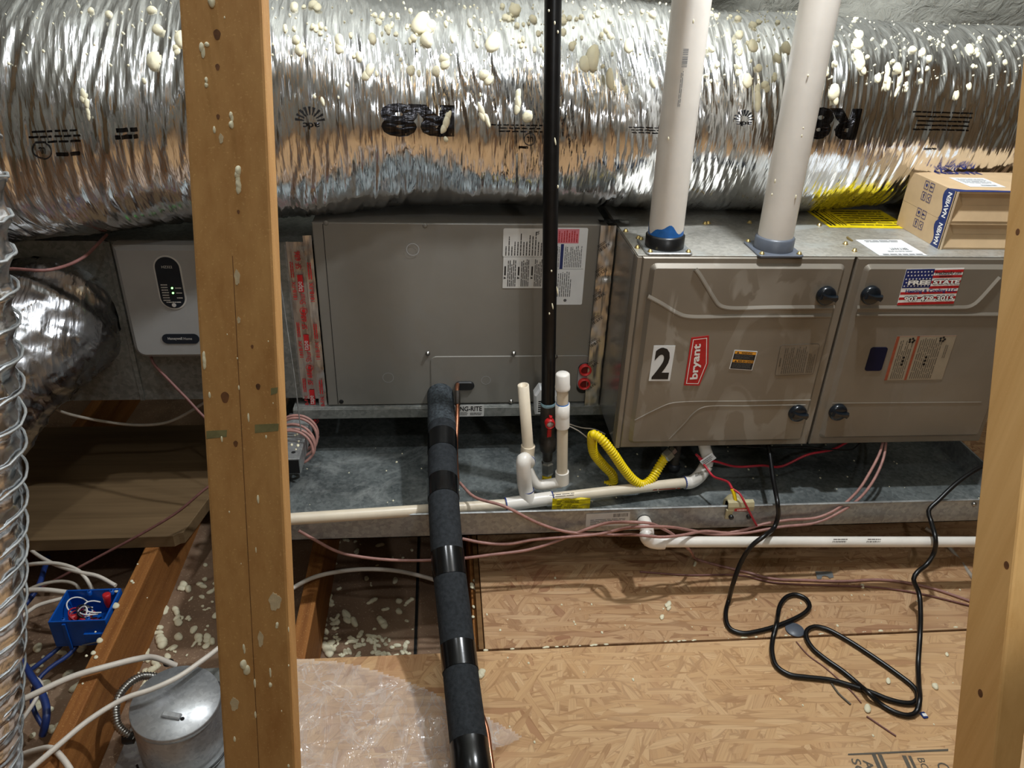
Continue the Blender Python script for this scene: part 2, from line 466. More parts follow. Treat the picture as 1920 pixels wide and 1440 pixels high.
def spline(pts, step=0.012):
    P = [np.array(p, float) for p in pts]
    if len(P) < 3:
        n = max(2, int(np.linalg.norm(P[1]-P[0])/step)+1)
        return [P[0]+(P[1]-P[0])*i/(n-1) for i in range(n)]
    Q = [2*P[0]-P[1]]+P+[2*P[-1]-P[-2]]
    out = []
    for i in range(1, len(Q)-2):
        p0, p1, p2, p3 = Q[i-1:i+3]
        n = max(2, int(np.linalg.norm(p2-p1)/step))
        # centripetal parametrisation keeps cables from overshooting
        t0 = 0; t1 = max(np.linalg.norm(p1-p0), 1e-6)**0.5; t2 = t1+max(np.linalg.norm(p2-p1), 1e-6)**0.5; t3 = t2+max(np.linalg.norm(p3-p2), 1e-6)**0.5
        for j in range(n):
            t = t1+(t2-t1)*j/n
            a1 = (t1-t)/(t1-t0)*p0+(t-t0)/(t1-t0)*p1; a2 = (t2-t)/(t2-t1)*p1+(t-t1)/(t2-t1)*p2; a3 = (t3-t)/(t3-t2)*p2+(t-t2)/(t3-t2)*p3
            b1 = (t2-t)/(t2-t0)*a1+(t-t0)/(t2-t0)*a2; b2 = (t3-t)/(t3-t1)*a2+(t-t1)/(t3-t1)*a3
            out.append((t2-t)/(t2-t1)*b1+(t-t1)/(t2-t1)*b2)
    out.append(P[-1])
    return out
def area2(p): return sum(p[i][0]*p[(i+1) % len(p)][1]-p[(i+1) % len(p)][0]*p[i][1] for i in range(len(p)))/2
def inset(poly, d):
    sgn = 1 if area2(poly) > 0 else -1
    n = len(poly); out = []
    for i in range(n):
        a, b, c = np.array(poly[i-1], float), np.array(poly[i], float), np.array(poly[(i+1) % n], float)
        e1 = (b-a)/max(np.linalg.norm(b-a), 1e-9); e2 = (c-b)/max(np.linalg.norm(c-b), 1e-9)
        n1 = np.array([-e1[1], e1[0]])*sgn; n2 = np.array([-e2[1], e2[0]])*sgn
        bi = n1+n2; L = np.linalg.norm(bi)
        bi = bi/L if L > 1e-6 else n1
        out.append(tuple(b+bi*d/max(bi @ n1, 0.35)))
    return out
class Fr:
    """a flat frame: origin, right, up, outward normal"""
    def __init__(s, o, u, v, w=1, h=1):
        s.o = np.array(o, float); s.u = np.array(u, float); s.u /= np.linalg.norm(s.u)
        v = np.array(v, float); v = v-s.u*(v @ s.u); s.v = v/np.linalg.norm(v)
        s.n = np.cross(s.u, s.v); s.w = w; s.h = h
    def pt(s, a, b, c=0.0): return s.o+s.u*a+s.v*b+s.n*c
def face_y(Y): return Fr((0, Y, 0), (1, 0, 0), (0, 0, 1))          # faces the camera
def face_z(Z): return Fr((0, 0, Z), (1, 0, 0), (0, 1, 0))
def rect_px(tl, tr, br, bl, Y=None, Z=None):
    k = dict(Y=Y) if Y is not None else dict(Z=Z)
    a, b, c, d = [at(*p, **k) for p in (tl, tr, br, bl)]
    u = (b-a)+(c-d); v = (a-d)+(b-c)
    w = np.linalg.norm(u)/2; h = np.linalg.norm(v)/2
    f = Fr((0, 0, 0), u, v, w, h); f.o = (a+b+c+d)/4-f.u*w/2-f.v*h/2
    return f
def rrect(x0, y0, x1, y1, r, seg=4):
    o = []
    for cx, cy, a0 in ((x1-r, y0+r, -90), (x1-r, y1-r, 0), (x0+r, y1-r, 90), (x0+r, y0+r, 180)):
        for k in range(seg+1):
            a = math.radians(a0+90*k/seg); o.append((cx+r*math.cos(a), cy+r*math.sin(a)))
    return o
def circ(cx, cy, r, n=20): return [(cx+r*math.cos(2*PI*k/n), cy+r*math.sin(2*PI*k/n)) for k in range(n)]
def stadium(cx, cy, w, h, n=8): return rrect(cx-w/2, cy-h/2, cx+w/2, cy+h/2, min(w, h)/2-1e-5, n)

_TX = {}
def text_geo(s, bold=0.0):
    k = (s, bold)
    if k not in _TX:
        c = bpy.data.curves.new('lettering', 'FONT'); c.body = s; c.offset = bold; c.resolution_u = 3
        o = bpy.data.objects.new('lettering', c); COL.objects.link(o)
        dg = bpy.context.evaluated_depsgraph_get(); dg.update()
        me = bpy.data.meshes.new_from_object(o.evaluated_get(dg))
        V = np.array([tuple(v.co)[:2] for v in me.vertices]); Fc = [tuple(p.vertices) for p in me.polygons]
        bpy.data.objects.remove(o); bpy.data.curves.remove(c); bpy.data.meshes.remove(me)
        lo = V.min(0); hi = V.max(0)
        _TX[k] = ((V-lo)/(hi-lo), Fc)
    return _TX[k]
def add_text(mb, s, fr, x0, y0, x1, y1, rot=0, bold=0.0, c=0.0012):
    uv, Fc = text_geo(s, bold); w = x1-x0; h = y1-y0
    P = []
    for (a, b) in uv:
        if rot == 0: q = (x0+a*w, y0+b*h)
        elif rot == 90: q = (x1-b*w, y0+a*h)
        elif rot == 180: q = (x1-a*w, y1-b*h)
        else: q = (x0+b*w, y1-a*h)
        P.append(fr.pt(q[0], q[1], c))
    return mb.add(P, Fc)
def add_lines(mb, fr, x0, y0, x1, y1, n, vertical=False, fill=0.5, c=0.0012, short=0.35, words=True):
    for i in range(n):
        L = 1-rnd.random()*short if i % 3 == 2 else 1-rnd.random()*0.08
        if vertical: a0 = x0+(x1-x0)*(i+0.5-fill/2)/n; a1 = x0+(x1-x0)*(i+0.5+fill/2)/n
        else: a0 = y1-(y1-y0)*(i+0.5+fill/2)/n; a1 = y1-(y1-y0)*(i+0.5-fill/2)/n
        p = 0.0
        while p < L-0.02:
            wd = min(L-p, rnd.uniform(0.08, 0.3)) if words else L
            if vertical: q = [(a0, y0+(y1-y0)*p), (a1, y0+(y1-y0)*p), (a1, y0+(y1-y0)*(p+wd)), (a0, y0+(y1-y0)*(p+wd))]
            else: q = [(x0+(x1-x0)*p, a0), (x0+(x1-x0)*(p+wd), a0), (x0+(x1-x0)*(p+wd), a1), (x0+(x1-x0)*p, a1)]
            mb.add([fr.pt(a, b, c) for a, b in q], [(0, 1, 2, 3)])
            p += wd+0.025
    return mb
def add_rect(mb, fr, x0, y0, x1, y1, c=0.001):
    return mb.add([fr.pt(x0, y0, c), fr.pt(x1, y0, c), fr.pt(x1, y1, c), fr.pt(x0, y1, c)], [(0, 1, 2, 3)])

# ------------------------------------------------------------------ object helpers
def tag(o, label=None, cat=None, group=None, kind=None):
    if label: o['label'] = label
    if cat: o['category'] = cat
    if group: o['group'] = group
    if kind: o['kind'] = kind
    return o
def thing(name, label, cat, loc, group=None, kind=None):
    o = bpy.data.objects.new(name, None); o.empty_display_size = 0.02
    o.location = tuple(float(v) for v in loc); COL.objects.link(o)
    return tag(o, label, cat, group, kind)
def copy_piece(me, name, par, M4):
    """an instance of shared mesh data placed in world space"""
    o = bpy.data.objects.new(name, me); COL.objects.link(o)
    o.parent = par
    L = Vector((0, 0, 0)); p = par
    while p is not None:
        L += p.location; p = p.parent
    o.matrix_local = Matrix.Translation(-L) @ M4
    return o
def basis(x, y, z, o):
    m4 = Matrix.Identity(4)
    for i in range(3): m4[i][0] = x[i]; m4[i][1] = y[i]; m4[i][2] = z[i]; m4[i][3] = o[i]
    return m4
def label_part(name, fr, mat, par, poly=None, t=0.0008, label=None):
    p = MB().prism(fr, poly or [(0, 0), (fr.w, 0), (fr.w, fr.h), (0, fr.h)], t).build(name, mat, par)
    if label: p['label'] = label
    return p
# value noise on a lattice, vectorised
_LAT = np.random.RandomState(3).rand(256, 256)
def vnoise(x, y):
    xi = np.floor(x).astype(int); yi = np.floor(y).astype(int); fx = x-xi; fy = y-yi
    fx = fx*fx*(3-2*fx); fy = fy*fy*(3-2*fy)
    a = _LAT[xi % 256, yi % 256]; b = _LAT[(xi+1) % 256, yi % 256]; c = _LAT[xi % 256, (yi+1) % 256]; d = _LAT[(xi+1) % 256, (yi+1) % 256]
    return (a*(1-fx)+b*fx)*(1-fy)+(c*(1-fx)+d*fx)*fy
def ridge(x, y): return 1-np.abs(2*vnoise(x, y)-1)
# foam blobs: a few shapes shared by all
def blob_mesh(k):
    r = random.Random(100+k); mb = MB()
    n = 1 if k < 5 else (2 if k < 8 else 3)
    for j in range(n):
        mb.sphere((0 if j == 0 else r.uniform(-0.7, 0.7), -0.75*j+0.2*(n-1), 0.12), r.uniform(0.8, 1.0)*(0.85 if n > 1 else 1), 12,
                  (r.uniform(0.8, 1.0), r.uniform(0.9, 1.3), r.uniform(0.45, 0.7)))
    for v in range(len(mb.v)):
        p = mb.v[v]; q = 1+0.12*math.sin(3*p[0]+k)*math.cos(2.5*p[1]+2*k)
        mb.v[v] = (p[0]*q, p[1]*q, p[2]*q)
    return mb.mesh('foam_blob', 'foam_cream')
BLOBS = [blob_mesh(k) for k in range(10)]
def put_blob(par, pos, nrm, size, k=None, up=(0, 0, 1), stretch=1.0, name='foam_blob', ang=0.0):
    n = Vector(nrm).normalized(); u = Vector(up)
    y = (u-n*u.dot(n))
    if y.length < 1e-4: y = Vector((1, 0, 0))-n*n.x
    y.normalize(); y = Matrix.Rotation(ang, 3, n) @ y
    x = y.cross(n).normalized()
    if k is None: k = rnd.randrange(10)
    return copy_piece(BLOBS[k], name, par, basis(x*size, y*size*stretch, n*size, pos))

# ================================================================== THE SETTING
ZF = -0.30      # top of the OSB
ZJ = -0.318     # top of the joists
ZD = -0.490     # top of the drywall below
floor = thing('floor', 'attic floor of joists, drywall and OSB sheets', None, (0, 0, ZD), kind='structure')
MB().box((-3.2, 3.2), (-4.0, 1.6), (ZD-0.013, ZD)).build('drywall_panel', 'drywall_paper', floor)
_jm = MB().box((0, 0.037), (-4.0, 1.5), (ZD, ZJ), 0.003).mesh('floor_joist', 'joist_wood')
for jx in (-2.45, -2.04, -1.63, -1.205, -0.775, -0.362, 0.045, 0.455, 0.865, 1.275, 1.69):
    copy_piece(_jm, 'floor_joist', floor, Matrix.Translation((jx, 0, 0)))
def osb_sheet(x, y, mat):
    mb = MB().box(x, y, (ZJ, ZF), 0.0015)
    return mb.build('osb_sheet', mat, floor)
_a = at(905, 1222, Z=ZF); _b = at(1806, 1178, Z=ZF)
SEAM = (_a[1]+_b[1])/2
osb_sheet((-0.755, 1.66), (-2.2, SEAM-0.003), 'osb_front')
osb_sheet((-0.338, 1.30), (SEAM+0.003, 0.80), 'osb_back')
osb_sheet((1.305, 2.3), (SEAM+0.003, 0.80), 'osb_back')
osb_sheet((-0.755, 1.66), (-4.0, -2.206), 'osb_back')
# a ripped strip of OSB left on the joist beside the sheet
_s = MB().box((-0.352, -0.3405), (SEAM+0.004, 0.55), (ZJ, ZF-0.001), 0.001).build('osb_strip', 'osb_edge', floor)
# dark gap between two drywall boards, and the board past it lying a little proud
_g = at(781, 1150, Z=ZD)
MB().box((_g[0]-0.004, _g[0]+0.004), (-1.2, 0.6), (ZD, ZD+0.0012)).build('drywall_gap', 'dark_gap', floor)
MB().box((_g[0]+0.006, -0.365), (-1.2, 0.6), (ZD, ZD+0.004), 0.001).build('drywall_board', 'drywall_paper', floor)
# printed stamp of the sheet at the lower edge of the picture
_mb = MB()
_o = at(1606, 1423, Z=ZF); _d = at(1625, 1470, Z=ZF)-_o
_sf = Fr(_o, _d, np.cross((0, 0, 1.0), _d))
add_text(_mb, 'SC', _sf, 0.0, -0.012, 0.035, 0.006, 0, 0.01, 0.0008); add_text(_mb, 'AS', _sf, 0.002, 0.010, 0.036, 0.028, 0, 0.02, 0.0008)
add_rect(_mb, _sf, -0.012, 0.034, 0.06, 0.042, 0.0008); add_rect(_mb, _sf, -0.012, 0.046, 0.06, 0.054, 0.0008)
add_rect(_mb, _sf, -0.012, 0.094, 0.06, 0.102, 0.0008); add_rect(_mb, _sf, -0.012, 0.106, 0.06, 0.112, 0.0008)
add_text(_mb, 'BOOT', _sf, -0.008, 0.122, 0.05, 0.136, 0, 0.0, 0.0008); add_text(_mb, 'O', _sf, 0.0, 0.155, 0.022, 0.178, 0, 0.0, 0.0008); add_text(_mb, 'E', _sf, 0.002, 0.205, 0.022, 0.222, 0, 0.01, 0.0008)
_q = [at(x, y, Z=ZF+0.0008) for x, y in ((1590, 1413), (1778, 1404), (1778, 1408), (1590, 1416))]
_mb.add(_q, [(3, 2, 1, 0)])
_mb.build('ink_stamp', 'print_dim', floor)

# spray-foamed roof: one lumpy skin behind, above and beyond
def foam_skin(name, prof, xs, seed, amp, mat='spray_foam'):
    n = len(prof); P = spline([(0, a, b) for a, b in prof], 0.05)
    X = np.linspace(xs[0], xs[1], int((xs[1]-xs[0])/0.045))
    V = []; nx = len(X)
    arr = np.array(P); T = np.gradient(arr, axis=0)
    N = np.stack([np.zeros(len(P)), -T[:, 2], T[:, 1]], 1); N /= np.linalg.norm(N, axis=1)[:, None]
    s = np.cumsum(np.r_[0, np.linalg.norm(np.diff(arr, axis=0), axis=1)])
    for i in range(len(P)):
        d = amp*(vnoise(X*2.3+seed, np.full(nx, s[i]*2.6))*1.0+0.6*vnoise(X*6+seed, np.full(nx, s[i]*7.0))+0.35*ridge(X*14+seed, np.full(nx, s[i]*15.0)))
        for k in range(nx): V.append((X[k], arr[i, 1]+N[i, 1]*d[k], arr[i, 2]+N[i, 2]*d[k]))
    Fc = [(i*nx+k, i*nx+k+1, (i+1)*nx+k+1, (i+1)*nx+k) for i in range(len(P)-1) for k in range(nx-1)]
    o = MB().add(V, Fc, True).build(name, mat)
    return o
tag(foam_skin('wall_back', [(1.32, -0.5), (1.28, 0.3), (1.30, 0.9), (1.20, 1.3)], (-3.2, 3.2), 0.0, 0.12), 'lumpy spray foam on the roof slope behind the ducts', kind='structure')
tag(foam_skin('ceiling', [(1.22, 1.28), (0.85, 1.9), (0.3, 2.55), (-0.7, 3.0), (-2.2, 2.7), (-4.0, 1.6)], (-3.2, 3.2), 40.0, 0.12), 'spray foam covered roof deck', kind='structure')
tag(MB().box((-3.25, -3.2), (-4.0, 1.6), (-0.5, 3.5)).build('wall_left', 'plywood'), kind='structure')
tag(MB().box((3.2, 3.25), (-4.0, 1.6), (-0.5, 3.5)).build('wall_right', 'plywood'), kind='structure')
tag(MB().box((-3.2, 3.2), (-4.05, -4.0), (-0.5, 3.5)).build('wall_front', 'spray_foam'), kind='structure')

# ================================================================== STUDS
SD = np.array([0, 0.342, 0.9397]); SN = np.array([0, -0.9397, 0.342])
def stud(name, label, x0, x1, p0, thick, near, mat):
    """plank leaning back; p0 on its front plane, thickness goes away from the camera"""
    base = np.array(p0) - SD*((p0[2]+0.298)/SD[2])
    o = thing(name, label, 'stud', (x0, base[1], -0.30))
    m4 = basis((1, 0, 0), tuple(-SN), tuple(SD), (0, base[1], base[2]))
    mb = MB().box((x0, x1), (near, thick), (0.03, 2.28), 0.0035, m4)
    mb.build('plank', mat, o)
    return o
LP0 = np.array([-0.649, -0.817, 0.641])
stud_l = stud('wood_stud', 'tan wooden stud with foam splatters standing before the controller panel', -0.689, -0.6065, LP0, 0.036, 0.0, 'stud_wood')
stud_r = stud('wood_stud', 'yellowish wooden stud at the right edge hiding the furnace corner', 0.2245, 0.2625, LP0, 0.0, -0.068, 'stud_wood_pale')
# drips of foam and bare marks on the near face of the left stud: (px, py, radius px, stretch, shape)
for (px, py, r, st, k) in [(397, 3, 9, 1.1, 1), (378, 92, 6, 2.2, 6), (388, 84, 6, 1.0, 2), (387, 150, 4, 1.2, 1), (387, 160, 5, 1.0, 0), (433, 218, 4.5, 2.0, 6), (434, 234, 5.5, 1.2, 3), (402, 244, 3.5, 2.4, 2),
        (447, 322, 8, 1.3, 5), (447, 342, 7, 1.7, 9), (446, 358, 4, 2.0, 2), (421, 33, 2, 1.3, 0), (383, 672, 4.5, 2.6, 9), (393, 741, 3, 2.5, 2), (466, 783, 2.5, 3, 1), (499, 819, 2.4, 1.5, 0), (416, 823, 2.6, 2, 1), (448, 727, 2, 2, 1),
        (484, 936, 3, 2.4, 1), (457, 1215, 3, 3.0, 6), (457, 1246, 7.5, 1.2, 3), (463, 1256, 7, 1.3, 4), (478, 1281, 3, 2.6, 1), (507, 1284, 4.5, 1.2, 0), (507, 1260, 3, 2.6, 7), (479, 1340, 2.5, 2.4, 1), (440, 1386, 3, 2.4, 2),
        (541, 1248, 1.7, 1.4, 0), (528, 1333, 1.6, 1.4, 0), (480, 1031, 1.6, 3, 1), (430, 960, 1.8, 1.3, 0), (426, 627, 1.4, 1.2, 0), (503, 640, 1.5, 1.2, 0), (445, 672, 1.8, 1.2, 0), (512, 756, 1.4, 1.2, 0), (452, 1057, 1.2, 1.2, 0), (541, 1180, 1.5, 3, 1), (520, 1172, 4, 1.4, 5), (541, 1436, 3, 1.5, 2)]:
    p = on_plane(px, py, LP0, SN); d = (p-CAM) @ FWD
    put_blob(stud_l, p, SN, r*d/F_PX, k, SD, st, 'foam_drip')
for (px, py, rx, ry) in [(445, 520, 5, 14), (448, 600, 3, 6), (415, 260, 4, 9), (516, 1128, 11, 17), (489, 1198, 5, 15), (440, 1320, 7.5, 13)]:
    p = on_plane(px, py, LP0, SN); d = ((p-CAM) @ FWD)/F_PX
    fr = Fr(p, (1, 0, 0), SD)
    MB().prism(fr, [(rx*d*math.cos(a)*(1+0.15*math.sin(5*a)), ry*d*math.sin(a)*(1+0.12*math.cos(3*a)+0.08*math.sin(11*a))) for a in np.linspace(0, 2*PI, 40)[:-1]], 0.0008).build('foam_smear', 'foam_pale', stud_l)
for (px, py, r) in [(407, 65, 8), (408, 126, 5), (409, 219, 4), (447, 397, 3), (422, 745, 9), (484, 725, 5), (473, 650, 3), (442, 832, 5)]:
    p = on_plane(px, py, LP0, SN); d = ((p-CAM) @ FWD)/F_PX
    MB().prism(Fr(p, (1, 0, 0), SD), [(0.8*r*d*math.cos(a)*(1+.12*math.sin(3*a)), 1.2*r*d*math.sin(a)) for a in np.linspace(0, 2*PI, 30)[:-1]], 0.0004).build('knot', 'knot_dark', stud_l)
for (x0, x1, y0, y1) in [(387, 425, 808, 823), (478, 522, 796, 812), (508, 520, 728, 741)]:
    q = [on_plane(a, b, LP0, SN)+SN*0.0004 for a, b in ((x0, y1), (x1, y1-4), (x1+1, y0-2), (x0, y0))]
    MB().add(q, [(0, 1, 2, 3)]).build('green_mark', 'grass_marker', stud_l)
_q = [on_plane(448.5+0.052*(y-720)+dx, y, LP0, SN)+SN*0.0003 for y, dx in ((480, -0.6), (480, 0.6), (1440, 0.6), (1440, -0.6))]
MB().add([_q[3], _q[2], _q[1], _q[0]], [(0, 1, 2, 3)]).build('drying_crack', 'knot_dark', stud_l)
RP0 = LP0+SN*0.068
for (px, py, r) in [(1887, 1060, 5), (1838, 1300, 5), (1908, 435, 4)]:
    p = at(px, py, X=0.2243); d = ((p-CAM) @ FWD)/F_PX
    MB().prism(Fr(p, SN*-1, SD), [(r*1.3*d*math.cos(a), 1.6*r*d*math.sin(a)) for a in np.linspace(0, 2*PI, 14)[:-1]], 0.0004).build('knot', 'knot_dark', stud_r)

# ================================================================== FOIL DUCTS
def duct_axis(ctrl, X):
    c = np.array(ctrl)
    return [np.interp(X, c[:, 0], c[:, k]) for k in (1, 2, 3, 4)]      # y, z, ry, rz
UC = [(-2.6, 0.20, 0.70, 0.285, 0.275), (-1.6, 0.24, 0.715, 0.285, 0.270), (-1.1, 0.30, 0.735, 0.285, 0.262), (-0.72, 0.37, 0.752, 0.268, 0.248), (-0.4, 0.405, 0.742, 0.258, 0.238), (0.0, 0.41, 0.742, 0.255, 0.238),
      (0.5, 0.425, 0.735, 0.252, 0.232), (0.78, 0.47, 0.726, 0.246, 0.23), (0.95, 0.49, 0.722, 0.245, 0.228), (1.4, 0.50, 0.712, 0.25, 0.225), (2.6, 0.55, 0.70, 0.25, 0.225)]
def smooth_axis(X):
    o = np.zeros((4, len(X)))
    for k, dx in enumerate((-0.16, -0.08, 0, 0.08, 0.16)): o += np.array(duct_axis(UC, X+dx))*(1, 2, 3, 2, 1)[k]/9.0
    return o
def crumple(X, th):
    # wrinkles run round the duct, slanting with the wrap
    u = X*1.0+0.045*np.sin(th*1.3+X*3)+th*0.012
    slant = 0.9+0.6*vnoise(X*2.1+9, th*0.6)
    a = ridge(u*64, th*1.5*slant+3)**1.6*0.0040
    b = ridge(u*135+11, th*2.6*slant)**1.5*0.0028
    c = (vnoise(u*240+5, th*6)-0.5)*0.0012
    e = (vnoise(X*4.0+20, th*1.5)-0.5)*0.022
    g = (vnoise(X*14+60, th*2.2)-0.5)*0.007
    k = 0.45+1.0*vnoise(X*3+77, th*1.8+4)
    return (a+b)*k+c+e+g
def upper_pt(X, th, off=0.0):
    """th: 0 = facing the camera, + up"""
    X = np.asarray(X, float); th = np.asarray(th, float)
    y, z, ry, rz = smooth_axis(X)
    d = crumple(X, th)+off
    fl = np.where(np.sin(th) < -0.86, 0.0, 0.0)
    return np.stack([X, y-(ry+d)*np.cos(th), z+(rz+d)*np.sin(th)], -1)
duct = thing('flexible_duct', 'large crinkled silver foil duct lying along the top of the furnace', 'duct', (-0.1, 0.41, 0.505))
NX, NT_ = 1300, 200
_X = np.repeat(np.linspace(-2.5, 2.5, NX), NT_); _T = np.tile(np.linspace(-PI, PI, NT_, endpoint=False), NX)
_V = upper_pt(_X, _T)
_V[:, 2] = np.where(_V[:, 0] > -0.74, np.maximum(_V[:, 2], 0.508+0.002*np.sin(_X*40)), np.maximum(_V[:, 2], 0.456+0.004*np.sin(_X*23)))
_F = [(i*NT_+k, (i+1)*NT_+k, (i+1)*NT_+(k+1) % NT_, i*NT_+(k+1) % NT_) for i in range(NX-1) for k in range(NT_)]
_me = bpy.data.meshes.new('foil_jacket')
_me.from_pydata(_V.tolist(), [], _F); _me.polygons.foreach_set('use_smooth', [True]*len(_F)); _me.update()
_me.materials.append(M('duct_foil'))
finish(bpy.data.objects.new('foil_jacket', _me), duct)
def th_of(px, py, extra=0.0):
    """first hit of a picture ray with the smooth upper duct, as (X, theta)"""
    r = ray(px, py)
    for t in np.linspace(1.2, 2.6, 700):
        p = CAM+r*t
        y, z, ry, rz = [float(q[0]) for q in smooth_axis(np.array([p[0]]))]
        ry += 0.012+extra; rz += 0.012+extra
        if ((p[1]-y)/ry)**2+((p[2]-z)/rz)**2 <= 1:
            return p[0], math.atan2((p[2]-z)/rz, -(p[1]-y)/ry)
    return None
def duct_n(th): return np.array([0, -math.cos(th), math.sin(th)])
def duct_blob(px, py, rpx, k=None, st=1.0, ang=0.0):
    h = th_of(px, py)
    if h is None: return
    p = upper_pt([h[0]], [h[1]], 0.001)[0]; d = (p-CAM) @ FWD
    put_blob(duct, p, duct_n(h[1]), rpx*d/F_PX, k, (0, 0, 1), st, 'foam_blob', ang)
# the foam lumps that can be picked out
for b in [(790, 42, 17, 4, 1.2), (805, 48, 14, 5, 1.0), (800, 72, 12, 3, 1), (775, 70, 8, 2, 1), (698, 72, 9, 1, 1), (715, 28, 6, 0, 1), (702, 24, 6, 2, 1), (728, 50, 7, 7, 1), (692, 135, 10, 5, 1.4), (673, 106, 7, 1, 1.1), (770, 131, 8, 3, 1), (832, 108, 11, 6, 1.1), (818, 132, 8, 3, 1), (908, 142, 12, 6, 1.0), (925, 78, 13, 4, 1.3),
        (966, 18, 12, 3, 1), (948, 30, 8, 2, 1), (1000, 32, 8, 1, 1), (1010, 58, 6, 0, 1), (972, 185, 7, 9, 2.0), (905, 212, 7, 8, 1.9), (838, 225, 8, 9, 1.7), (836, 262, 5, 2, 1.3), (990, 219, 9, 4, 1), (1056, 35, 9, 2, 1), (1057, 55, 7, 1, 1), (1112, 106, 13, 3, 1.6), (1098, 118, 12, 4, 1), (1181, 80, 11, 2, 1.7), (1144, 148, 8, 3, 2.0), (1226, 150, 6, 3, 1.7), (1073, 84, 7, 1, 1), (1145, 32, 6, 0, 1),
        (1130, 57, 5, 1, 1), (1148, 60, 6, 0, 1), (1225, 23, 8, 3, 1), (1244, 42, 5, 0, 1), (1175, 168, 5, 2, 2.0), (283, 108, 13, 3, 1.1), (290, 45, 12, 2, 0.9), (335, 68, 12, 1, 1.1), (325, 85, 8, 6, 1), (199, 16, 8, 1, 0.8), (280, 8, 11, 2, 0.8), (166, 11, 7, 0, 0.8), (152, 180, 7, 8, 1.4), (160, 205, 4, 9, 2.5), (266, 149, 5, 0, 1.1),
        (637, 80, 11, 5, 1.4), (552, 15, 9, 1, 1), (588, 12, 11, 6, 1), (556, 78, 9, 2, 1.1), (562, 95, 9, 3, 1), (604, 190, 4, 1, 1.6), (587, 53, 6, 0, 1), (611, 55, 4, 0, 1),
        (1392, 51, 8, 3, 1), (1417, 75, 9, 4, 1.2), (1393, 85, 7, 5, 1), (1478, 83, 9, 3, 1.2), (1462, 103, 7, 1, 1.2), (1427, 122, 8, 2, 1), (1405, 148, 9, 4, 1.2), (1438, 158, 8, 6, 1.1), (1425, 175, 7, 9, 2.2), (1348, 116, 6, 0, 1.1), (1390, 117, 6, 1, 1), (1338, 83, 6, 1, 1), (1387, 22, 8, 2, 0.8), (1416, 33, 8, 1, 0.8), (1615, 58, 8, 3, 0.9), (1608, 83, 10, 4, 0.9), (1608, 112, 12, 7, 1.2), (1610, 130, 8, 6, 1.3), (1567, 82, 6, 1, 0.9), (1645, 148, 6, 2, 1.8), (1663, 140, 7, 8, 2.0), (1683, 128, 8, 3, 1.1), (1687, 155, 6, 8, 2.0), (1712, 92, 9, 2, 0.9), (1732, 95, 6, 1, 1.2), (1742, 110, 6, 3, 1), (1740, 127, 5, 0, 1), (1725, 128, 4, 0, 1), (1706, 135, 4, 1, 1), (1797, 178, 5, 2, 2.0), (1821, 160, 4, 1, 1.4), (1822, 88, 8, 5, 1.2), (1835, 92, 6, 8, 1), (1565, 172, 10, 4, 1.2), (1568, 188, 6, 2, 1.8), (1547, 132, 8, 5, 1.2), (1566, 119, 5, 1, 1), (1730, 150, 4, 1, 1), (1704, 158, 4, 8, 1.3), (1456, 140, 6, 7, 1), (1335, 150, 3, 1, 1)]:
    duct_blob(b[0], b[1], b[2]*1.12, b[3], b[4], rnd.uniform(-0.4, 0.4))
# many smaller ones, thicker towards the top where the gun was aimed
_r2 = random.Random(21); _n = 0
while _n < 185:
    px = _r2.uniform(500, 1915); py = 8+abs(_r2.gauss(0, 70))
    if py > 210 or (_r2.random() > (1.0 if 620 < px < 1150 else 0.55)): continue
    duct_blob(px, py, _r2.uniform(2.0, 5.2)*(1.3 if py < 60 else 1.0), _r2.randrange(5), _r2.uniform(0.8, 1.4)); _n += 1
_mb = MB(); _n = 0
while _n < 900:
    h = (_r2.uniform(-1.9, 1.6), _r2.uniform(0.45, 1.75))
    p = upper_pt([h[0]], [h[1]], 0.0005)[0]; r = _r2.uniform(0.0012, 0.0032)
    _mb.sphere(p, r, 6); _n += 1
tag(_mb.build('foam_specks', 'foam_cream', duct), kind='stuff')
# black print on the jacket (upside down on the lower side of the wrap)
def duct_text(s, px0, py0, px1, py1, bold=0.0, flip=True, mat='foil_ink', name='print'):
    a = th_of(px0, py0); b = th_of(px1, py1)
    uv, Fc = text_geo(s, bold)
    if flip: uv = 1-uv
    X = a[0]+(b[0]-a[0])*uv[:, 0]; T = b[1]+(a[1]-b[1])*uv[:, 1]
    # split large triangles so that the lettering follows the wrinkles
    bm = bmesh.new(); vs_ = [bm.verts.new((x, t, 0)) for x, t in zip(X, T)]
    for f in Fc:
        try: bm.faces.new([vs_[i] for i in f])
        except ValueError: pass
    for _ in range(3):
        es = [e for e in bm.edges if e.calc_length() > 0.02]
        if not es: break
        bmesh.ops.subdivide_edges(bm, edges=es, cuts=1); bmesh.ops.triangulate(bm, faces=list(bm.faces))
    bm.verts.index_update()
    U = np.array([tuple(v.co) for v in bm.verts]); Ff = [tuple(v.index for v in f.verts) for f in bm.faces]; bm.free()
    return MB().add(upper_pt(U[:, 0], U[:, 1], 0.0022).tolist(), Ff, True).build(name, mat, duct)
duct_text('R8', 712, 192, 852, 258, 0.06)
duct_text('R8', 1520, 200, 1605, 264, 0.05)
duct_text('adc', 566, 232, 598, 244, 0.01); duct_text('adc', 1384, 228, 1410, 238, 0.01)
duct_text('UL', 65, 281, 80, 293, 0.02); duct_text('UL', 988, 258, 1000, 268, 0.01)
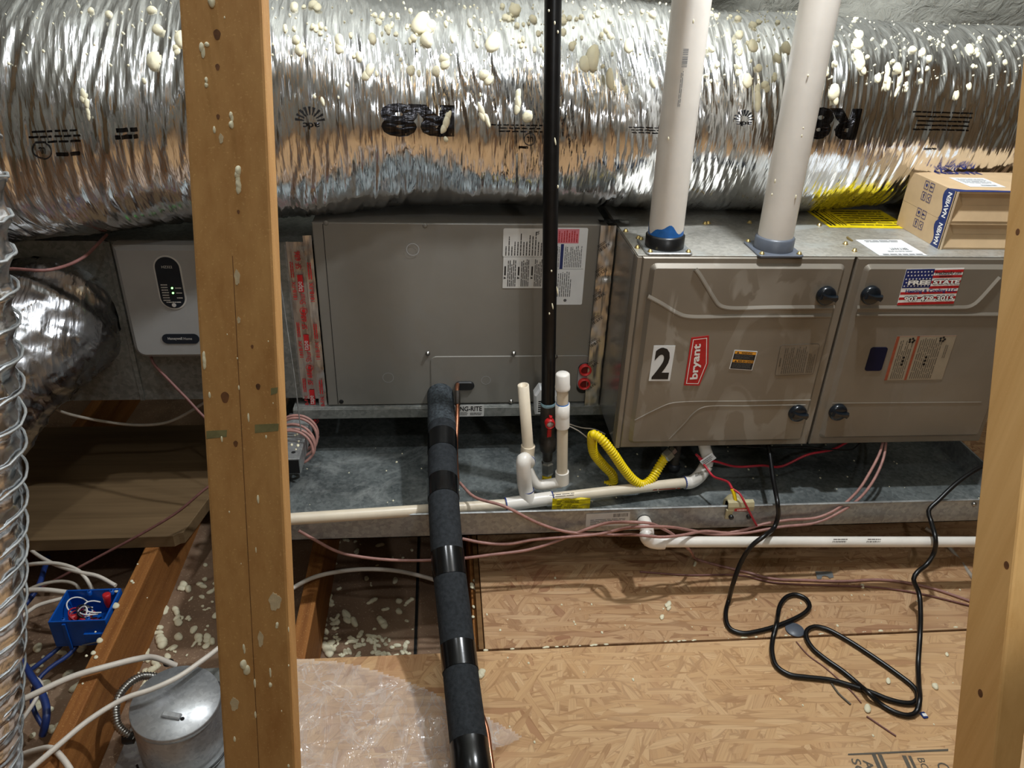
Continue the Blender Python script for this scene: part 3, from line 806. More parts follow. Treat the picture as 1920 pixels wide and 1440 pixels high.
def duct_lines(px0, py0, px1, py1, n, fill=0.35):
    a = th_of(px0, py0); b = th_of(px1, py1); mb = MB()
    for i in range(n):
        t = a[1]+(b[1]-a[1])*(i+0.5)/n; w = abs(b[1]-a[1])/n*fill/2; x = a[0]+(b[0]-a[0])*rnd.random()*0.2
        while x < b[0]-0.004:
            e = min(b[0], x+rnd.uniform(0.006, 0.024)); k = max(2, int((e-x)/0.004))
            xs = np.linspace(x, e, k)
            V = np.concatenate([upper_pt(xs, np.full(k, t-w), 0.002), upper_pt(xs, np.full(k, t+w), 0.002)])
            mb.add(V.tolist(), [(j, j+1, k+j+1, k+j) for j in range(k-1)], True); x = e+0.004
    return mb.build('fine_print', 'foil_ink', duct)
duct_lines(30, 246, 150, 272, 3); duct_lines(98, 290, 146, 297, 1, 0.7); duct_lines(205, 240, 260, 264, 2, 0.6)
duct_lines(920, 232, 1018, 252, 3); duct_lines(972, 276, 996, 282, 1, 0.6); duct_lines(1178, 236, 1236, 252, 3)
duct_lines(1705, 204, 1820, 250, 5); duct_lines(1735, 280, 1760, 285, 1, 0.6)
def duct_ring(px, py, r, w=0.1):
    c = th_of(px, py); d = 1.95/F_PX; n = 28; V = []
    R = float(smooth_axis(np.array([c[0]]))[3][0])
    for k in range(n):
        a = 2*PI*k/n
        for q in (r, r*(1-w)): V.append(upper_pt([c[0]+q*d*math.cos(a)], [c[1]+q*d*math.sin(a)/R], 0.0022)[0])
    MB().add(V, [(2*k, (2*k+2) % (2*n), (2*k+3) % (2*n), 2*k+1) for k in range(n)]).build('logo_ring', 'print_black', duct)
duct_ring(72, 287, 13); duct_ring(994, 263, 10)
def duct_sun(px, py, r):
    c = th_of(px, py); d = 1.95/F_PX; R = float(smooth_axis(np.array([c[0]]))[3][0]); mb = MB()
    for k in range(9):
        a = PI*(k+0.5)/9
        V = [upper_pt([c[0]+q*d*math.cos(a+s)], [c[1]+q*d*math.sin(a+s)/R], 0.0022)[0] for q, s in ((r*0.45, -0.05), (r, -0.08), (r, 0.08), (r*0.45, 0.05))]
        mb.add(V, [(0, 1, 2, 3)])
    mb.build('logo_rays', 'print_black', duct)
duct_sun(581, 230, 22); duct_sun(1397, 227, 17)

# ---- lower duct, grey foil, coming out of the plenum towards the left
ld = thing('flexible_duct', 'dark silver foil duct plugged into the plenum below the big duct', 'duct', (-1.45, 0.1, -0.02))
def general_duct(name, mat, par, ctrl, radii, amp, nx=300, nt=150, fx=34, cap=True, rib=None):
    P = spline(ctrl, 0.006); n = len(P); P = np.array(P)
    T = np.gradient(P, axis=0); T /= np.linalg.norm(T, axis=1)[:, None]
    s = np.r_[0, np.cumsum(np.linalg.norm(np.diff(P, axis=0), axis=1))]
    rr = np.interp(s/s[-1], np.linspace(0, 1, len(radii)), radii)
    N = np.cross(T[0], (0, 0, 1.0)); N /= np.linalg.norm(N); V = []
    th = np.linspace(0, 2*PI, nt, endpoint=False)
    for i in range(n):
        N = N-T[i]*(N @ T[i]); N /= np.linalg.norm(N); B = np.cross(T[i], N)
        u = s[i]+0.06*np.sin(th)+np.zeros(nt); tm = np.minimum(th, 2*PI-th)
        d = amp*(ridge(u*fx, tm*3)**1.5*0.010+ridge(u*80+4, tm*6)**1.5*0.004+(vnoise(u*6, tm*2)-0.5)*0.03)
        if rib: d = d-rib[1]*np.abs(np.sin((2*PI*s[i]/rib[0]-th)/2))**0.8
        V.append(P[i]+(np.cos(th)[:, None]*N+np.sin(th)[:, None]*B)*(rr[i]+d)[:, None])
    V = np.concatenate(V)
    Fc = [(i*nt+k, i*nt+(k+1) % nt, (i+1)*nt+(k+1) % nt, (i+1)*nt+k) for i in range(n-1) for k in range(nt)]
    me = bpy.data.meshes.new(name); me.from_pydata(V.tolist(), [], Fc); me.polygons.foreach_set('use_smooth', [True]*len(Fc)); me.update()
    me.materials.append(M(mat))
    return finish(bpy.data.objects.new(name, me), par)
HOLE = at(84, 606, Y=0.235)
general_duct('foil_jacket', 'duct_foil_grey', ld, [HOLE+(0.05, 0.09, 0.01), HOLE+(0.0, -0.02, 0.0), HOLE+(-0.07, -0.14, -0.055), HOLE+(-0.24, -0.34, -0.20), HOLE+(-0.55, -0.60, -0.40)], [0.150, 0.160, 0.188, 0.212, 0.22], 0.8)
# ---- thin clear-jacketed spiral duct close to the camera
sdct = thing('spiral_duct', 'narrow silver flexible duct with white spiral wire at the left edge', 'duct', (-1.06, -0.72, -0.30))
_sp = [dp(-98, 1900, 1.30), dp(-97, 1440, 1.13), dp(-92, 1150, 1.03), dp(-98, 900, 0.95), dp(-117, 600, 0.88), dp(-150, 300, 0.83), dp(-230, 0, 0.80), dp(-330, -200, 0.8)]
general_duct('foil_core', 'spiral_foil', sdct, _sp, [0.1015, 0.0995, 0.0895, 0.0845, 0.0805, 0.0765, 0.0765], 0.25, nt=120, fx=60, rib=(0.040, 0.008))
def helix(ctrl, radii, pitch, wr, par, name, mat):
    P = np.array(spline(ctrl, 0.004)); T = np.gradient(P, axis=0); T /= np.linalg.norm(T, axis=1)[:, None]
    s = np.r_[0, np.cumsum(np.linalg.norm(np.diff(P, axis=0), axis=1))]
    rr = np.interp(s/s[-1], np.linspace(0, 1, len(radii)), radii)
    N = np.cross(T[0], (0, 0, 1.0)); N /= np.linalg.norm(N)
    fr_ = []
    for i in range(len(P)):
        N = N-T[i]*(N @ T[i]); N /= np.linalg.norm(N); fr_.append((N.copy(), np.cross(T[i], N)))
    out = []; ns = int(s[-1]/pitch*40)
    for j in range(ns):
        q = s[-1]*j/ns; i = min(int(np.searchsorted(s, q)), len(P)-1); a = 2*PI*q/pitch
        out.append(P[i]+(fr_[i][0]*math.cos(a)+fr_[i][1]*math.sin(a))*(rr[i]))
    MB().tube(out, wr, 6, smooth_path=False).build(name, mat, par)
helix(_sp, [0.103, 0.101, 0.091, 0.086, 0.082, 0.078, 0.078], 0.040, 0.0018, sdct, 'wire_spiral', 'galvanized')

# ================================================================== PLENUM
YP = 0.235
plen = thing('plenum', 'galvanized sheet metal plenum left of the coil cabinet', 'plenum', (-1.2, 0.5, 0.02))
_hole = (HOLE[0], HOLE[2])
# front sheet with a ragged round opening
def holed_sheet(x0, x1, z0, z1, c, r, Y, t):
    n = 64; V = []; ring = []; outer = []
    rr = random.Random(5)
    for k in range(n):
        a = 2*PI*k/n
        q = r*(1+rr.uniform(-0.03, 0.05)+0.05*math.cos(a-0.6))
        ring.append((c[0]+q*math.cos(a), c[1]+q*math.sin(a)))
        dx, dz = math.cos(a), math.sin(a)
        t1 = ((x1-c[0]) if dx > 0 else (x0-c[0]))/dx if abs(dx) > 1e-6 else 9
        t2 = ((z1-c[1]) if dz > 0 else (z0-c[1]))/dz if abs(dz) > 1e-6 else 9
        tt = min(t1, t2); outer.append((c[0]+tt*dx, c[1]+tt*dz))
    for cx, cz in ((x0, z0), (x0, z1), (x1, z0), (x1, z1)):
        a = math.atan2(cz-c[1], cx-c[0]) % (2*PI); k = int(round(a/(2*PI)*n)) % n; outer[k] = (cx, cz)
    V = [(x, Y, z) for x, z in ring]+[(x, Y, z) for x, z in outer]+[(x, Y+t, z) for x, z in ring]+[(x, Y+t, z) for x, z in outer]
    Fc = []
    for k in range(n):
        j = (k+1) % n
        Fc += [(k, n+k, n+j, j)[::-1], (2*n+k, 3*n+k, 3*n+j, 2*n+j), (k, j, 2*n+j, 2*n+k)]
    return V, Fc
SX = float(at(235, 600, Y=YP)[0])
mb = MB(); mb.add(*holed_sheet(-1.75, SX, 0.022, 0.45, _hole, 0.165, YP, 0.004)); mb.build('front_sheet', 'galvanized_dull', plen)
MB().box((SX, -0.735), (YP, YP+0.004), (0.022, 0.45)).build('front_sheet', 'galvanized_dull', plen)
MB().box((SX-0.006, SX+0.006), (YP-0.006, YP), (0.022, 0.45), 0.002).build('drive_cleat', 'galvanized_dull', plen)
mb = MB(); mb.box((-1.75, -0.735), (YP+0.004, 0.78), (0.022, 0.026)); mb.box((-1.75, -0.735), (YP+0.004, 0.78), (0.446, 0.45)); mb.box((-1.75, -0.735), (0.776, 0.78), (0.026, 0.446)); mb.box((-1.75, -1.746), (YP+0.004, 0.776), (0.026, 0.446))
mb.build('casing', 'galvanized_dull', plen)
# dark liner showing in the gap round the duct collar
mb = MB(); n = 48; V = []
for k in range(n):
    a = 2*PI*k/n
    V += [(_hole[0]+0.185*math.cos(a), YP+0.03, _hole[1]+0.185*math.sin(a)), (_hole[0]+0.10*math.cos(a), YP+0.06, _hole[1]+0.10*math.sin(a))]
mb.add(V, [(2*k, (2*k+2) % (2*n), (2*k+3) % (2*n), 2*k+1)[::-1] for k in range(n)]); mb.build('duct_liner', 'insulation_dark', plen)
MB().box((-0.80, -0.737), (YP-0.0012, YP), (0.024, 0.444)).build('seam_strip', 'galvanized', plen)

# ---- printed foil tape over the joint between plenum and coil cabinet
tape = thing('foil_tape', 'silver foil tape with red print over the joint left of the coil cabinet', 'tape', (-0.76, YP, 0.02))
def wavy_strip(x0, x1, z0, z1, Y, amp, nz=60, nx=8, seed=0.0):
    V = []
    for i in range(nz+1):
        for k in range(nx+1):
            x = x0+(x1-x0)*k/nx; z = z0+(z1-z0)*i/nz
            V.append((x, Y-amp*float(ridge(np.array([x*60+seed]), np.array([z*45]))[0])-amp*float(vnoise(np.array([x*20+seed]), np.array([z*18]))[0]), z))
    return V, [(i*(nx+1)+k, i*(nx+1)+k+1, (i+1)*(nx+1)+k+1, (i+1)*(nx+1)+k) for i in range(nz) for k in range(nx)]
TL = at(540, 430, Y=YP)[0]; 
mb = MB(); mb.add(*wavy_strip(-0.795, -0.738, 0.022, 0.452, YP-0.002, 0.0022), True); mb.build('strip', 'tape_foil', tape)
mb = MB(); mb.add(*wavy_strip(-0.753, -0.7325, 0.005, 0.47, YP-0.007, 0.003, seed=7), True); mb.build('strip', 'tape_foil', tape)
tf = face_y(YP-0.0066); tf2 = face_y(YP-0.0135)
mb = MB(); mw = MB()
for z in (0.355, 0.195, 0.035):
    add_rect(mb, tf, -0.776, z-0.03, -0.763, z+0.015); add_text(mb, 'Shur', tf, -0.776, z-0.062, -0.762, z-0.032, 90, 0.0)
    add_text(mw, 'tape', tf, -0.776, z-0.028, -0.762, z-0.002, 90, 0.0, 0.0016)
    add_text(mb, 'SF 686', tf, -0.777, z+0.03, -0.764, z+0.075, 90, 0.01)
    add_text(mb, '181B-FX', tf, -0.790, z-0.05, -0.781, z-0.002, 90, 0.01)
    add_lines(mb, tf, -0.791, z+0.008, -0.782, z+0.05, 2, True, 0.5)
    mb.prism(tf, circ(-0.769, z-0.080, 0.0045, 14), 0.0012)
    for a_ in range(20): q_ = [(-0.769+r_*math.cos(2*PI*b_/20), z-0.080+r_*math.sin(2*PI*b_/20)) for r_, b_ in ((0.0095, a_), (0.0095, a_+1), (0.008, a_+1), (0.008, a_))]; mb.add([tf.pt(u_[0], u_[1], 0.0012) for u_ in q_], [(0, 1, 2, 3)])
    add_text(mb, '181B-FX', tf2, -0.748, z-0.052, -0.738, z-0.002, 90, 0.01); add_lines(mb, tf2, -0.749, z+0.006, -0.738, z+0.05, 2, True, 0.5)
mb.build('red_print', 'print_red', tape); mw.build('white_print', 'label_grey', tape)

# ================================================================== ZONE CONTROLLER
ctl = thing('zone_controller', 'grey zone control panel with dark oval display on the plenum', 'control panel', (-1.065, YP, 0.16))
YC = 0.190
x0 = at(222, 530, Y=YC)[0]; xc = at(322, 545, Y=YC)[0]; x1 = 2*xc-x0+0.01; z0 = at(250, 672, Y=YC)[2]; z1 = 0.453
fr = face_y(YP-0.002)
MB().prism(fr, rrect(x0, z0, x1, z1+0.03, 0.028, 6)[:7]+[(x1, z1), (x0, z1)]+rrect(x0, z0, x1, z1+0.03, 0.028, 6)[21:], YP-0.002-YC, 0.010).build('housing', 'panel_grey', ctl)
fc = face_y(YC)
oc = (xc, at(318, 530, Y=YC)[2])
MB().prism(fc, stadium(oc[0], oc[1], 0.062, 0.135, 10), 0.0015).build('display_bezel', 'label_grey', ctl)
dsp = MB().prism(fc, stadium(oc[0], oc[1], 0.055, 0.128, 10), 0.0025).build('display', 'panel_dark', ctl)
mb = MB(); add_text(mb, 'HZ322', fc, oc[0]-0.012, oc[1]+0.037, oc[0]+0.012, oc[1]+0.043, 0, 0.01, 0.003)
for k in range(7): add_lines(mb, fc, oc[0]-0.022, oc[1]-0.006-k*0.0065, oc[0]-0.006, oc[1]-0.003-k*0.0065, 1, False, 0.9, 0.003, 0.2)
for k in range(3): add_lines(mb, fc, oc[0]+0.010, oc[1]-0.014-k*0.0125, oc[0]+0.024, oc[1]-0.011-k*0.0125, 1, False, 0.9, 0.003, 0.2)
add_lines(mb, fc, oc[0]-0.016, oc[1]-0.050, oc[0]+0.018, oc[1]-0.047, 1, False, 0.9, 0.003, 0.2)
mb.prism(fc, circ(oc[0], oc[1]-0.056, 0.005, 16), 0.0033)
mb.build('display_print', 'label_grey', dsp)
for k in range(2): MB().prism(fc, circ(oc[0]+0.003, oc[1]-0.0125-k*0.0125, 0.0022, 12), 0.0035).build('indicator_light', 'led_green', dsp)
lz = at(335, 635, Y=YC)[2]; lx = xc
bd = MB().prism(fc, stadium(lx, lz, 0.088, 0.026, 8), 0.0015).build('badge', 'panel_dark', ctl)
mb = MB(); add_text(mb, 'Honeywell', fc, lx-0.030, lz-0.004, lx+0.004, lz+0.005, 0, 0.02, 0.0022); add_text(mb, 'Home', fc, lx+0.007, lz-0.0025, lx+0.027, lz+0.0045, 0, 0.0, 0.0022)
mb.build('badge_print', 'label_grey', bd)

# ================================================================== COIL CABINET
YCO = 0.22
CX0, CX1 = -0.7285, -0.022
coil = thing('coil_cabinet', 'grey evaporator coil cabinet between plenum and furnace', 'cabinet', (-0.37, 0.5, 0.005))
MB().box((CX0, CX1), (YCO+0.004, 0.76), (0.006, 0.503), 0.002).build('body', 'coil_paint', coil)
fr = face_y(YCO+0.004)
MB().prism(fr, [(CX0, 0.006), (CX1, 0.006), (CX1, 0.503), (CX0, 0.503)], 0.004, 0.002).build('front_panel', 'coil_paint', coil)
fr = face_y(YCO)
def coil_xz(px, py): p = at(px, py, Y=YCO); return p[0], p[2]
a = coil_xz(807, 668); b = coil_xz(1105, 755)
poly = [(a[0], 0.010), (CX1-0.012, 0.010), (CX1-0.012, a[1]), (a[0]+0.02, a[1])]
q = rrect(a[0], 0.010, CX1-0.012, a[1], 0.016, 5)
ap = MB().prism(fr, q, 0.0022, 0.0012).build('access_plate', 'coil_paint', coil)
x_ = coil_xz(612, 500)[0]
MB().box((x_-0.0007, x_+0.0007), (YCO-0.0008, YCO), (0.01, 0.50)).build('panel_fold', 'dark_gap', coil)
for px, py, mt in [(611, 418, 'coil_paint'), (797, 423, 'coil_paint'), (640, 753, 'dark_gap')]:
    c = coil_xz(px, py); MB().lathe([(0.006, 0), (0.006, 0.001), (0.0038, 0.0022), (0, 0.0024)], (c[0], YCO, c[1]), (0, -1, 0), 14).build('screw_cap', mt, coil)
for px, py in [(802, 662), (963, 662), (958, 752), (1041, 668)]:
    c = coil_xz(px, py); MB().lathe([(0.0062, 0), (0.0062, 0.0016), (0.004, 0.0022), (0.0036, 0.006), (0, 0.0062)], (c[0], YCO-0.002, c[1]), (0, -1, 0), 12).build('hex_screw', 'steel', coil)
for px, py, r in [(728, 707, 0.0145), (911, 712, 0.0125), (774, 467, 0.0155)]:
    c = coil_xz(px, py); V = []; n = 32
    for k in range(n):
        for rr in (r, r*0.91): V.append(face_y(YCO-0.0024).pt(c[0]+rr*math.cos(2*PI*k/n), c[1]+rr*math.sin(2*PI*k/n), 0.0006))
    MB().add(V, [(2*k, (2*k+2) % (2*n), (2*k+3) % (2*n), 2*k+1) for k in range(n)]).build('knockout_ring', 'panel_grey', coil)
# labels
LA = rect_px((944, 428), (1020, 429), (1019, 540), (945, 541), Y=YCO-0.0003)
def page(px0, py0, px1, py1): 
    p = coil_xz(px0, py0); q_ = coil_xz(px1, py1); return p[0], q_[1], q_[0], p[1]
fl = face_y(YCO-0.0003)
xa, za0, xb, za1 = coil_xz(944, 428)[0], coil_xz(946, 482)[1], coil_xz(1040, 428)[0], coil_xz(944, 428)[1]
za2 = coil_xz(946, 540)[1]
l1 = MB().prism(fl, rrect(xa, za0+0.001, xb, za1, 0.004), 0.0008).build('rating_label', 'label_grey', coil)
l2 = MB().prism(fl, [(xa+0.002, za2), (xb, za2), (xb, za0), (xa+0.002, za0)], 0.0008).build('caution_label', 'label_grey', coil)
mb = MB(); W = xb-xa; H = za1-za0
for k in range(15): add_lines(mb, fl, xa+W*(0.05+0.058*k), za0+H*0.06, xa+W*(0.075+0.058*k), za0+H*(0.06+rnd.choice((0.35, 0.5, 0.72, 0.85))), 1, True, 0.7, 0.0012)
add_text(mb, 'UL', fl, xa+W*0.64, za0+H*0.80, xa+W*0.70, za0+H*0.93, 90, 0.02); mb.build('fine_print', 'print_black', l1)
mb = MB(); H2 = za0-za2
for k in range(3):
    mb2 = add_lines(mb, fl, xa+W*(0.10+0.27*k), za2+H2*0.06, xa+W*(0.28+0.26*k), za2+H2*0.95, 5, True, 0.45)
    mb.add([fl.pt(xa+W*(0.035+0.27*k), za2+H2*0.30, 0.0012), fl.pt(xa+W*(0.085+0.27*k), za2+H2*0.33, 0.0012), fl.pt(xa+W*(0.035+0.27*k), za2+H2*0.38, 0.0012)], [(0, 1, 2)])
    add_lines(mb, fl, xa+W*(0.04+0.27*k), za2+H2*0.42, xa+W*(0.075+0.27*k), za2+H2*0.72, 1, True, 0.9, words=False)
mb.build('fine_print', 'print_black', l2)
xc0, xc1 = coil_xz(1040, 427)[0], coil_xz(1103, 427)[0]
zc1, zcm, zc0 = coil_xz(1070, 427)[1], coil_xz(1070, 504)[1], coil_xz(1065, 571)[1]
l3 = MB().prism(fl, rrect(xc0, zc0, xc1, zc1, 0.004), 0.0008).build('charging_label', 'label_white', coil)
W = xc1-xc0; zp = coil_xz(1070, 456)[1]
MB().prism(fl, [(xc0, zp), (xc0+W*0.74, zp), (xc0+W*0.74, zc1-0.003), (xc0, zc1-0.003)], 0.0011).build('pink_block', 'print_pink', l3)
mb = MB(); add_lines(mb, fl, xc0+W*0.04, zp+0.003, xc0+W*0.72, zc1-0.006, 9, True, 0.4, 0.0014); mb.build('pink_block_print', 'print_red', l3)
MB().prism(fl, [(xc0+W*0.22, zcm), (xc0+W*0.31, zcm), (xc0+W*0.31, zp-0.002), (xc0+W*0.22, zp-0.002)], 0.0011).build('blue_bar', 'print_blue', l3)
mb = MB(); add_lines(mb, fl, xc0+W*0.02, zcm+0.004, xc0+W*0.20, zp-0.005, 4, True, 0.4); add_lines(mb, fl, xc0+W*0.34, zcm+0.004, xc0+W*0.88, zp-0.005, 10, True, 0.4)
add_lines(mb, fl, xc0+W*0.05, zc0+0.022, xc0+W*0.62, zcm-0.006, 9, True, 0.4); add_rect(mb, fl, xc0+W*0.02, zcm-0.0008, xc1-W*0.05, zcm)
mb.prism(fl, circ(xc0+W*0.46, zc0+0.012, 0.004), 0.0012); mb.build('fine_print', 'print_grey', l3)
# oval port with the liquid line, and the red plugs
c = coil_xz(871, 722)
MB().prism(face_y(YCO-0.0022), stadium(c[0], c[1], 0.052, 0.026), 0.006, 0.003).build('line_grommet', 'black_plastic', coil)
c1 = coil_xz(1096, 690); c2 = coil_xz(1094, 716); cc = ((c1[0]+c2[0])/2, (c1[1]+c2[1])/2-0.004)
MB().prism(face_y(YCO-0.0022), stadium(cc[0], cc[1]-0.004, 0.036, 0.092), 0.003, 0.001).build('plug_plate', 'black_plastic', coil)
MB().prism(face_y(YCO-0.0022), stadium(cc[0], cc[1], 0.035, 0.078), 0.0045, 0.0015).build('plug_rim', 'panel_grey', coil)
for c in (c1, c2):
    mb = MB().lathe([(0.0165, 0), (0.0165, 0.010), (0.0145, 0.012), (0.0125, 0.012), (0.0115, 0.003)], (c[0], YCO-0.0065, c[1]), (0, -1, 0), 22, False)
    p = mb.build('drain_plug', 'plug_red', coil)
    MB().lathe([(0.0118, 0.0035), (0, 0.0036)], (c[0], YCO-0.0065, c[1]), (0, -1, 0), 22, False).build('plug_recess', 'plug_dark', p)

# ---- hanging rail under the coil
rail = thing('hanging_rail', 'galvanized steel rail carrying the coil cabinet above the drain pan', 'rail', (-0.4, 0.2, -0.03))
za = at(700, 784, Y=0.205)[2]; x0 = at(549, 770, Y=0.205)[0]
mb = MB().box((x0, 0.03), (0.205, 0.209), (za, 0.002), 0.001); mb.box((x0, 0.03), (0.209, 0.27), (-0.002, 0.004), 0.001); mb.build('angle', 'galvanized_dull', rail)
hr = rect_px((842, 760), (907, 759), (908, 780), (843, 781), Y=0.2045)
hl = label_part('maker_label', hr, 'label_grey', rail, rrect(0, 0, hr.w, hr.h, 0.003))
mb = MB(); add_text(mb, 'HUNG-RITE', hr, hr.w*0.06, hr.h*0.48, hr.w*0.94, hr.h*0.90, 0, 0.02); add_lines(mb, hr, hr.w*0.2, hr.h*0.10, hr.w*0.55, hr.h*0.40, 3, False, 0.35); add_lines(mb, hr, hr.w*0.6, hr.h*0.10, hr.w*0.94, hr.h*0.36, 2, False, 0.4)
mb.build('label_print', 'print_black', hl)

# ---- crumpled tape over the joint between coil and furnace
tp = thing('foil_tape', 'crumpled silver foil tape with black print beside the furnace side', 'tape', (-0.03, YCO, 0.0))
zt0 = at(1112, 758, Y=YCO)[2]
mb = MB(); mb.add(*wavy_strip(-0.042, -0.004, zt0, 0.505, YCO-0.006, 0.005, 70, 10, 3.0), True); mb.build('strip', 'tape_foil', tp)
ft = face_y(YCO-0.017); mb = MB()
for k in range(7):
    z = 0.44-k*0.065; fk = Fr((-0.039, YCO-0.0165, z), (1, 0, 0.75), (-0.75, 0, 1))
    add_text(mb, '181B-FX', fk, 0.0, 0.0, 0.030, 0.008, 0, 0.01, 0.0); add_lines(mb, fk, 0.002, 0.011, 0.026, 0.018, 2, False, 0.4, 0.0)
mb.build('black_print', 'print_black', tp)
mb = MB(); mb.add(*wavy_strip(-0.045, 0.03, 0.0, 0.02, 0, 0.004, 8, 14, 9.0), True)
mb.v = [(x, YCO-0.01+z*1.5, 0.506-y) for x, y, z in mb.v]; mb.build('top_fold', 'duct_foil', tp)

# ================================================================== FURNACE
fur = thing('furnace', 'horizontal gas furnace with two taupe steel doors and black knobs', 'furnace', (0.48, 0.3, 0.0))
FX1 = 0.968
MB().box((0.0, FX1), (0.016, 0.70), (0.0, 0.500), 0.002).build('body', 'furnace_paint_clean', fur)
MB().box((0.002, FX1), (0.004, 0.70), (0.5002, 0.5022), 0.0008).build('top_sheet', 'furnace_top', fur)
MB().box((-0.0012, 0.0), (0.03, 0.69), (0.004, 0.496)).build('side_sheet', 'side_steel', fur)
fd = face_y(0.016)
def fxz(px, py, Y=0.0): p = at(px, py, Y=Y); return p[0], p[2]
MB().box((0.0, 0.0115), (0.0, 0.016), (0.0, 0.4995), 0.0015).build('corner_post', 'furnace_paint', fur)
doorL = MB().prism(fd, [(0.0125, 0.001), (0.4985, 0.001), (0.4985, 0.4995), (0.0125, 0.4995)], 0.016, 0.003).build('door', 'furnace_paint', fur)
doorR = MB().prism(fd, [(0.5045, 0.001), (FX1-0.001, 0.001), (FX1-0.001, 0.4995), (0.5045, 0.4995)], 0.016, 0.003).build('door', 'furnace_paint_clean', fur)
doorL['label'] = 'left furnace door with smeared dust'; doorR['label'] = 'right furnace door with contractor sticker'
f0 = face_y(0.0)
EM = 0.009
zt = fxz(1400, 494)[1]; zb = fxz(1300, 828)[1]
xl0 = fxz(1219, 500)[0]; xl1 = fxz(1585, 500)[0]
MB().prism(f0, rrect(xl0, zb, xl1, zt, 0.014, 5), EM, EM).build('raised_panel', 'furnace_paint', doorL)
xr0 = fxz(1620, 500)[0]
MB().prism(f0, rrect(xr0, zb+0.004, FX1-0.012, zt, 0.014, 5), EM, EM).build('raised_panel', 'furnace_paint_clean', doorR)
f1 = face_y(-EM)
def bead(pts, par, mat, r=0.0048):
    P = [np.array([x, -EM, z]) for x, z in pts]
    Q = spline(P, 0.006); n = len(Q); V = []
    for i in range(n):
        t = Q[min(i+1, n-1)]-Q[max(i-1, 0)]; t /= np.linalg.norm(t)
        nn = np.array([-t[2], 0, t[0]]); nn = nn if nn[2] >= 0 or (abs(nn[2]) < 1e-6) else -nn
        for a_, b_ in ((r*1.25, 0.0), (-r*0.1, 0.75*r), (-r*0.6, 0.75*r), (-r*1.0, 0.0)): V.append(Q[i]+nn*a_+np.array([0, -b_, 0]))
    F_ = [(i*4+k, (i+1)*4+k, (i+1)*4+k+1, i*4+k+1) for i in range(n-1) for k in range(3)]
    MB().add(V, F_).build('embossed_bead', mat, par)
def fpx(*pp): return [fxz(x, y, -EM) for x, y in pp]
bead(fpx((1303, 505), (1310, 514), (1338, 560), (1347, 572), (1362, 577.5), (1450, 577), (1564, 576.5)), doorL, 'furnace_paint')
bead(fpx((1214, 556), (1240, 570), (1268, 587), (1286, 593.5), (1400, 593), (1558, 592)), doorL, 'furnace_paint')
bead(fpx((1190, 788), (1225, 770), (1255, 757), (1275, 754), (1400, 752), (1520, 750)), doorL, 'furnace_paint', 0.0014)
bead(fpx((1254, 824), (1285, 792), (1300, 775), (1318, 764), (1400, 761), (1510, 759)), doorL, 'furnace_paint', 0.0014)
bead(fpx((1606, 577), (1700, 577), (1795, 577), (1815, 576), (1828, 570), (1875, 520)), doorR, 'furnace_paint_clean')
bead(fpx((1605, 590), (1700, 590), (1800, 590), (1872, 590)), doorR, 'furnace_paint_clean')
bead(fpx((1560, 756), (1700, 755), (1840, 754)), doorR, 'furnace_paint_clean', 0.0012)
# turn knobs
def knob(px, py, par):
    c = fxz(px, py, -EM-0.012); o = np.array([c[0], -EM, c[1]])
    k = MB().lathe([(0.0225, 0), (0.0225, 0.007), (0.0205, 0.011), (0.017, 0.0125), (0, 0.013)], o, (0, -1, 0), 28).build('knob', 'knob_black', par)
    mb = MB(); fk = Fr(o+np.array([0, -0.012, 0]), (1, 0, -0.16), (0.16, 0, 1))
    prof = []
    for i in range(13):
        s = -1+2*i/12.0; w = 0.0045+0.0035*s*s; prof.append((0.0195*s+0.001, w))
    poly = [(x, -w+0.001*0) for x, w in prof]+[(0.0235, 0.0)]+[(x, w) for x, w in reversed(prof)]
    mb.prism(fk, poly, 0.009, 0.0025); mb.build('grip', 'knob_black', k)
for px, py, p in ((1552, 557, doorL), (1498, 778, doorL), (1636, 556, doorR), (1574, 776, doorR)): knob(px, py, p)
# stickers on the left door
s2 = rect_px((1226, 648), (1267, 648), (1255, 714), (1216, 714), Y=-EM-0.0002)
p = label_part('number_sticker', s2, 'label_white', doorL, label='white sticker with a black 2')
mb = MB(); add_text(mb, '2', s2, s2.w*0.11, s2.h*0.05, s2.w*0.90, s2.h*0.95, 0, 0.035); mb.build('numeral', 'print_black', p)
def fpoly(pp, Y): return [(lambda q: (q[0], q[2]))(at(x, y, Y=Y)) for x, y in pp]
fs = face_y(-EM-0.0002)
_bz = fpoly([(1296, 633), (1329, 629), (1328, 681), (1311, 722.5), (1282, 722)], -EM)
_bx0 = min(p_[0] for p_ in _bz); 
bad = MB().prism(fs, _bz[::-1], 0.0012).build('brand_badge', 'print_red', doorL); bad['label'] = 'red five-sided badge reading bryant'
ins = inset(_bz[::-1], 0.0045); ins2 = inset(_bz[::-1], 0.0062); n = len(ins)
mb = MB().add([fs.pt(a, b, 0.0017) for a, b in ins]+[fs.pt(a, b, 0.0017) for a, b in ins2], [(k, (k+1) % n, n+(k+1) % n, n+k) for k in range(n)])
bq = rect_px((1301, 645), (1320, 643.5), (1310, 710), (1291, 711), Y=-EM-0.0002)
add_text(mb, 'bryant', bq, 0, 0, bq.w, bq.h, 90, 0.03, 0.0017); mb.build('badge_lettering', 'print_white', bad)
sw = rect_px((1377, 656.5), (1420, 658.5), (1410, 694.5), (1367, 691), Y=-EM-0.0002)
p = label_part('warning_sticker', sw, 'label_white', doorL)
mb = MB(); mk = MB(); mo = MB()
mk.prism(sw, [(sw.w*0.03, sw.h*0.03), (sw.w*0.97, sw.h*0.03), (sw.w*0.97, sw.h*0.97), (sw.w*0.03, sw.h*0.97)], 0.0011)
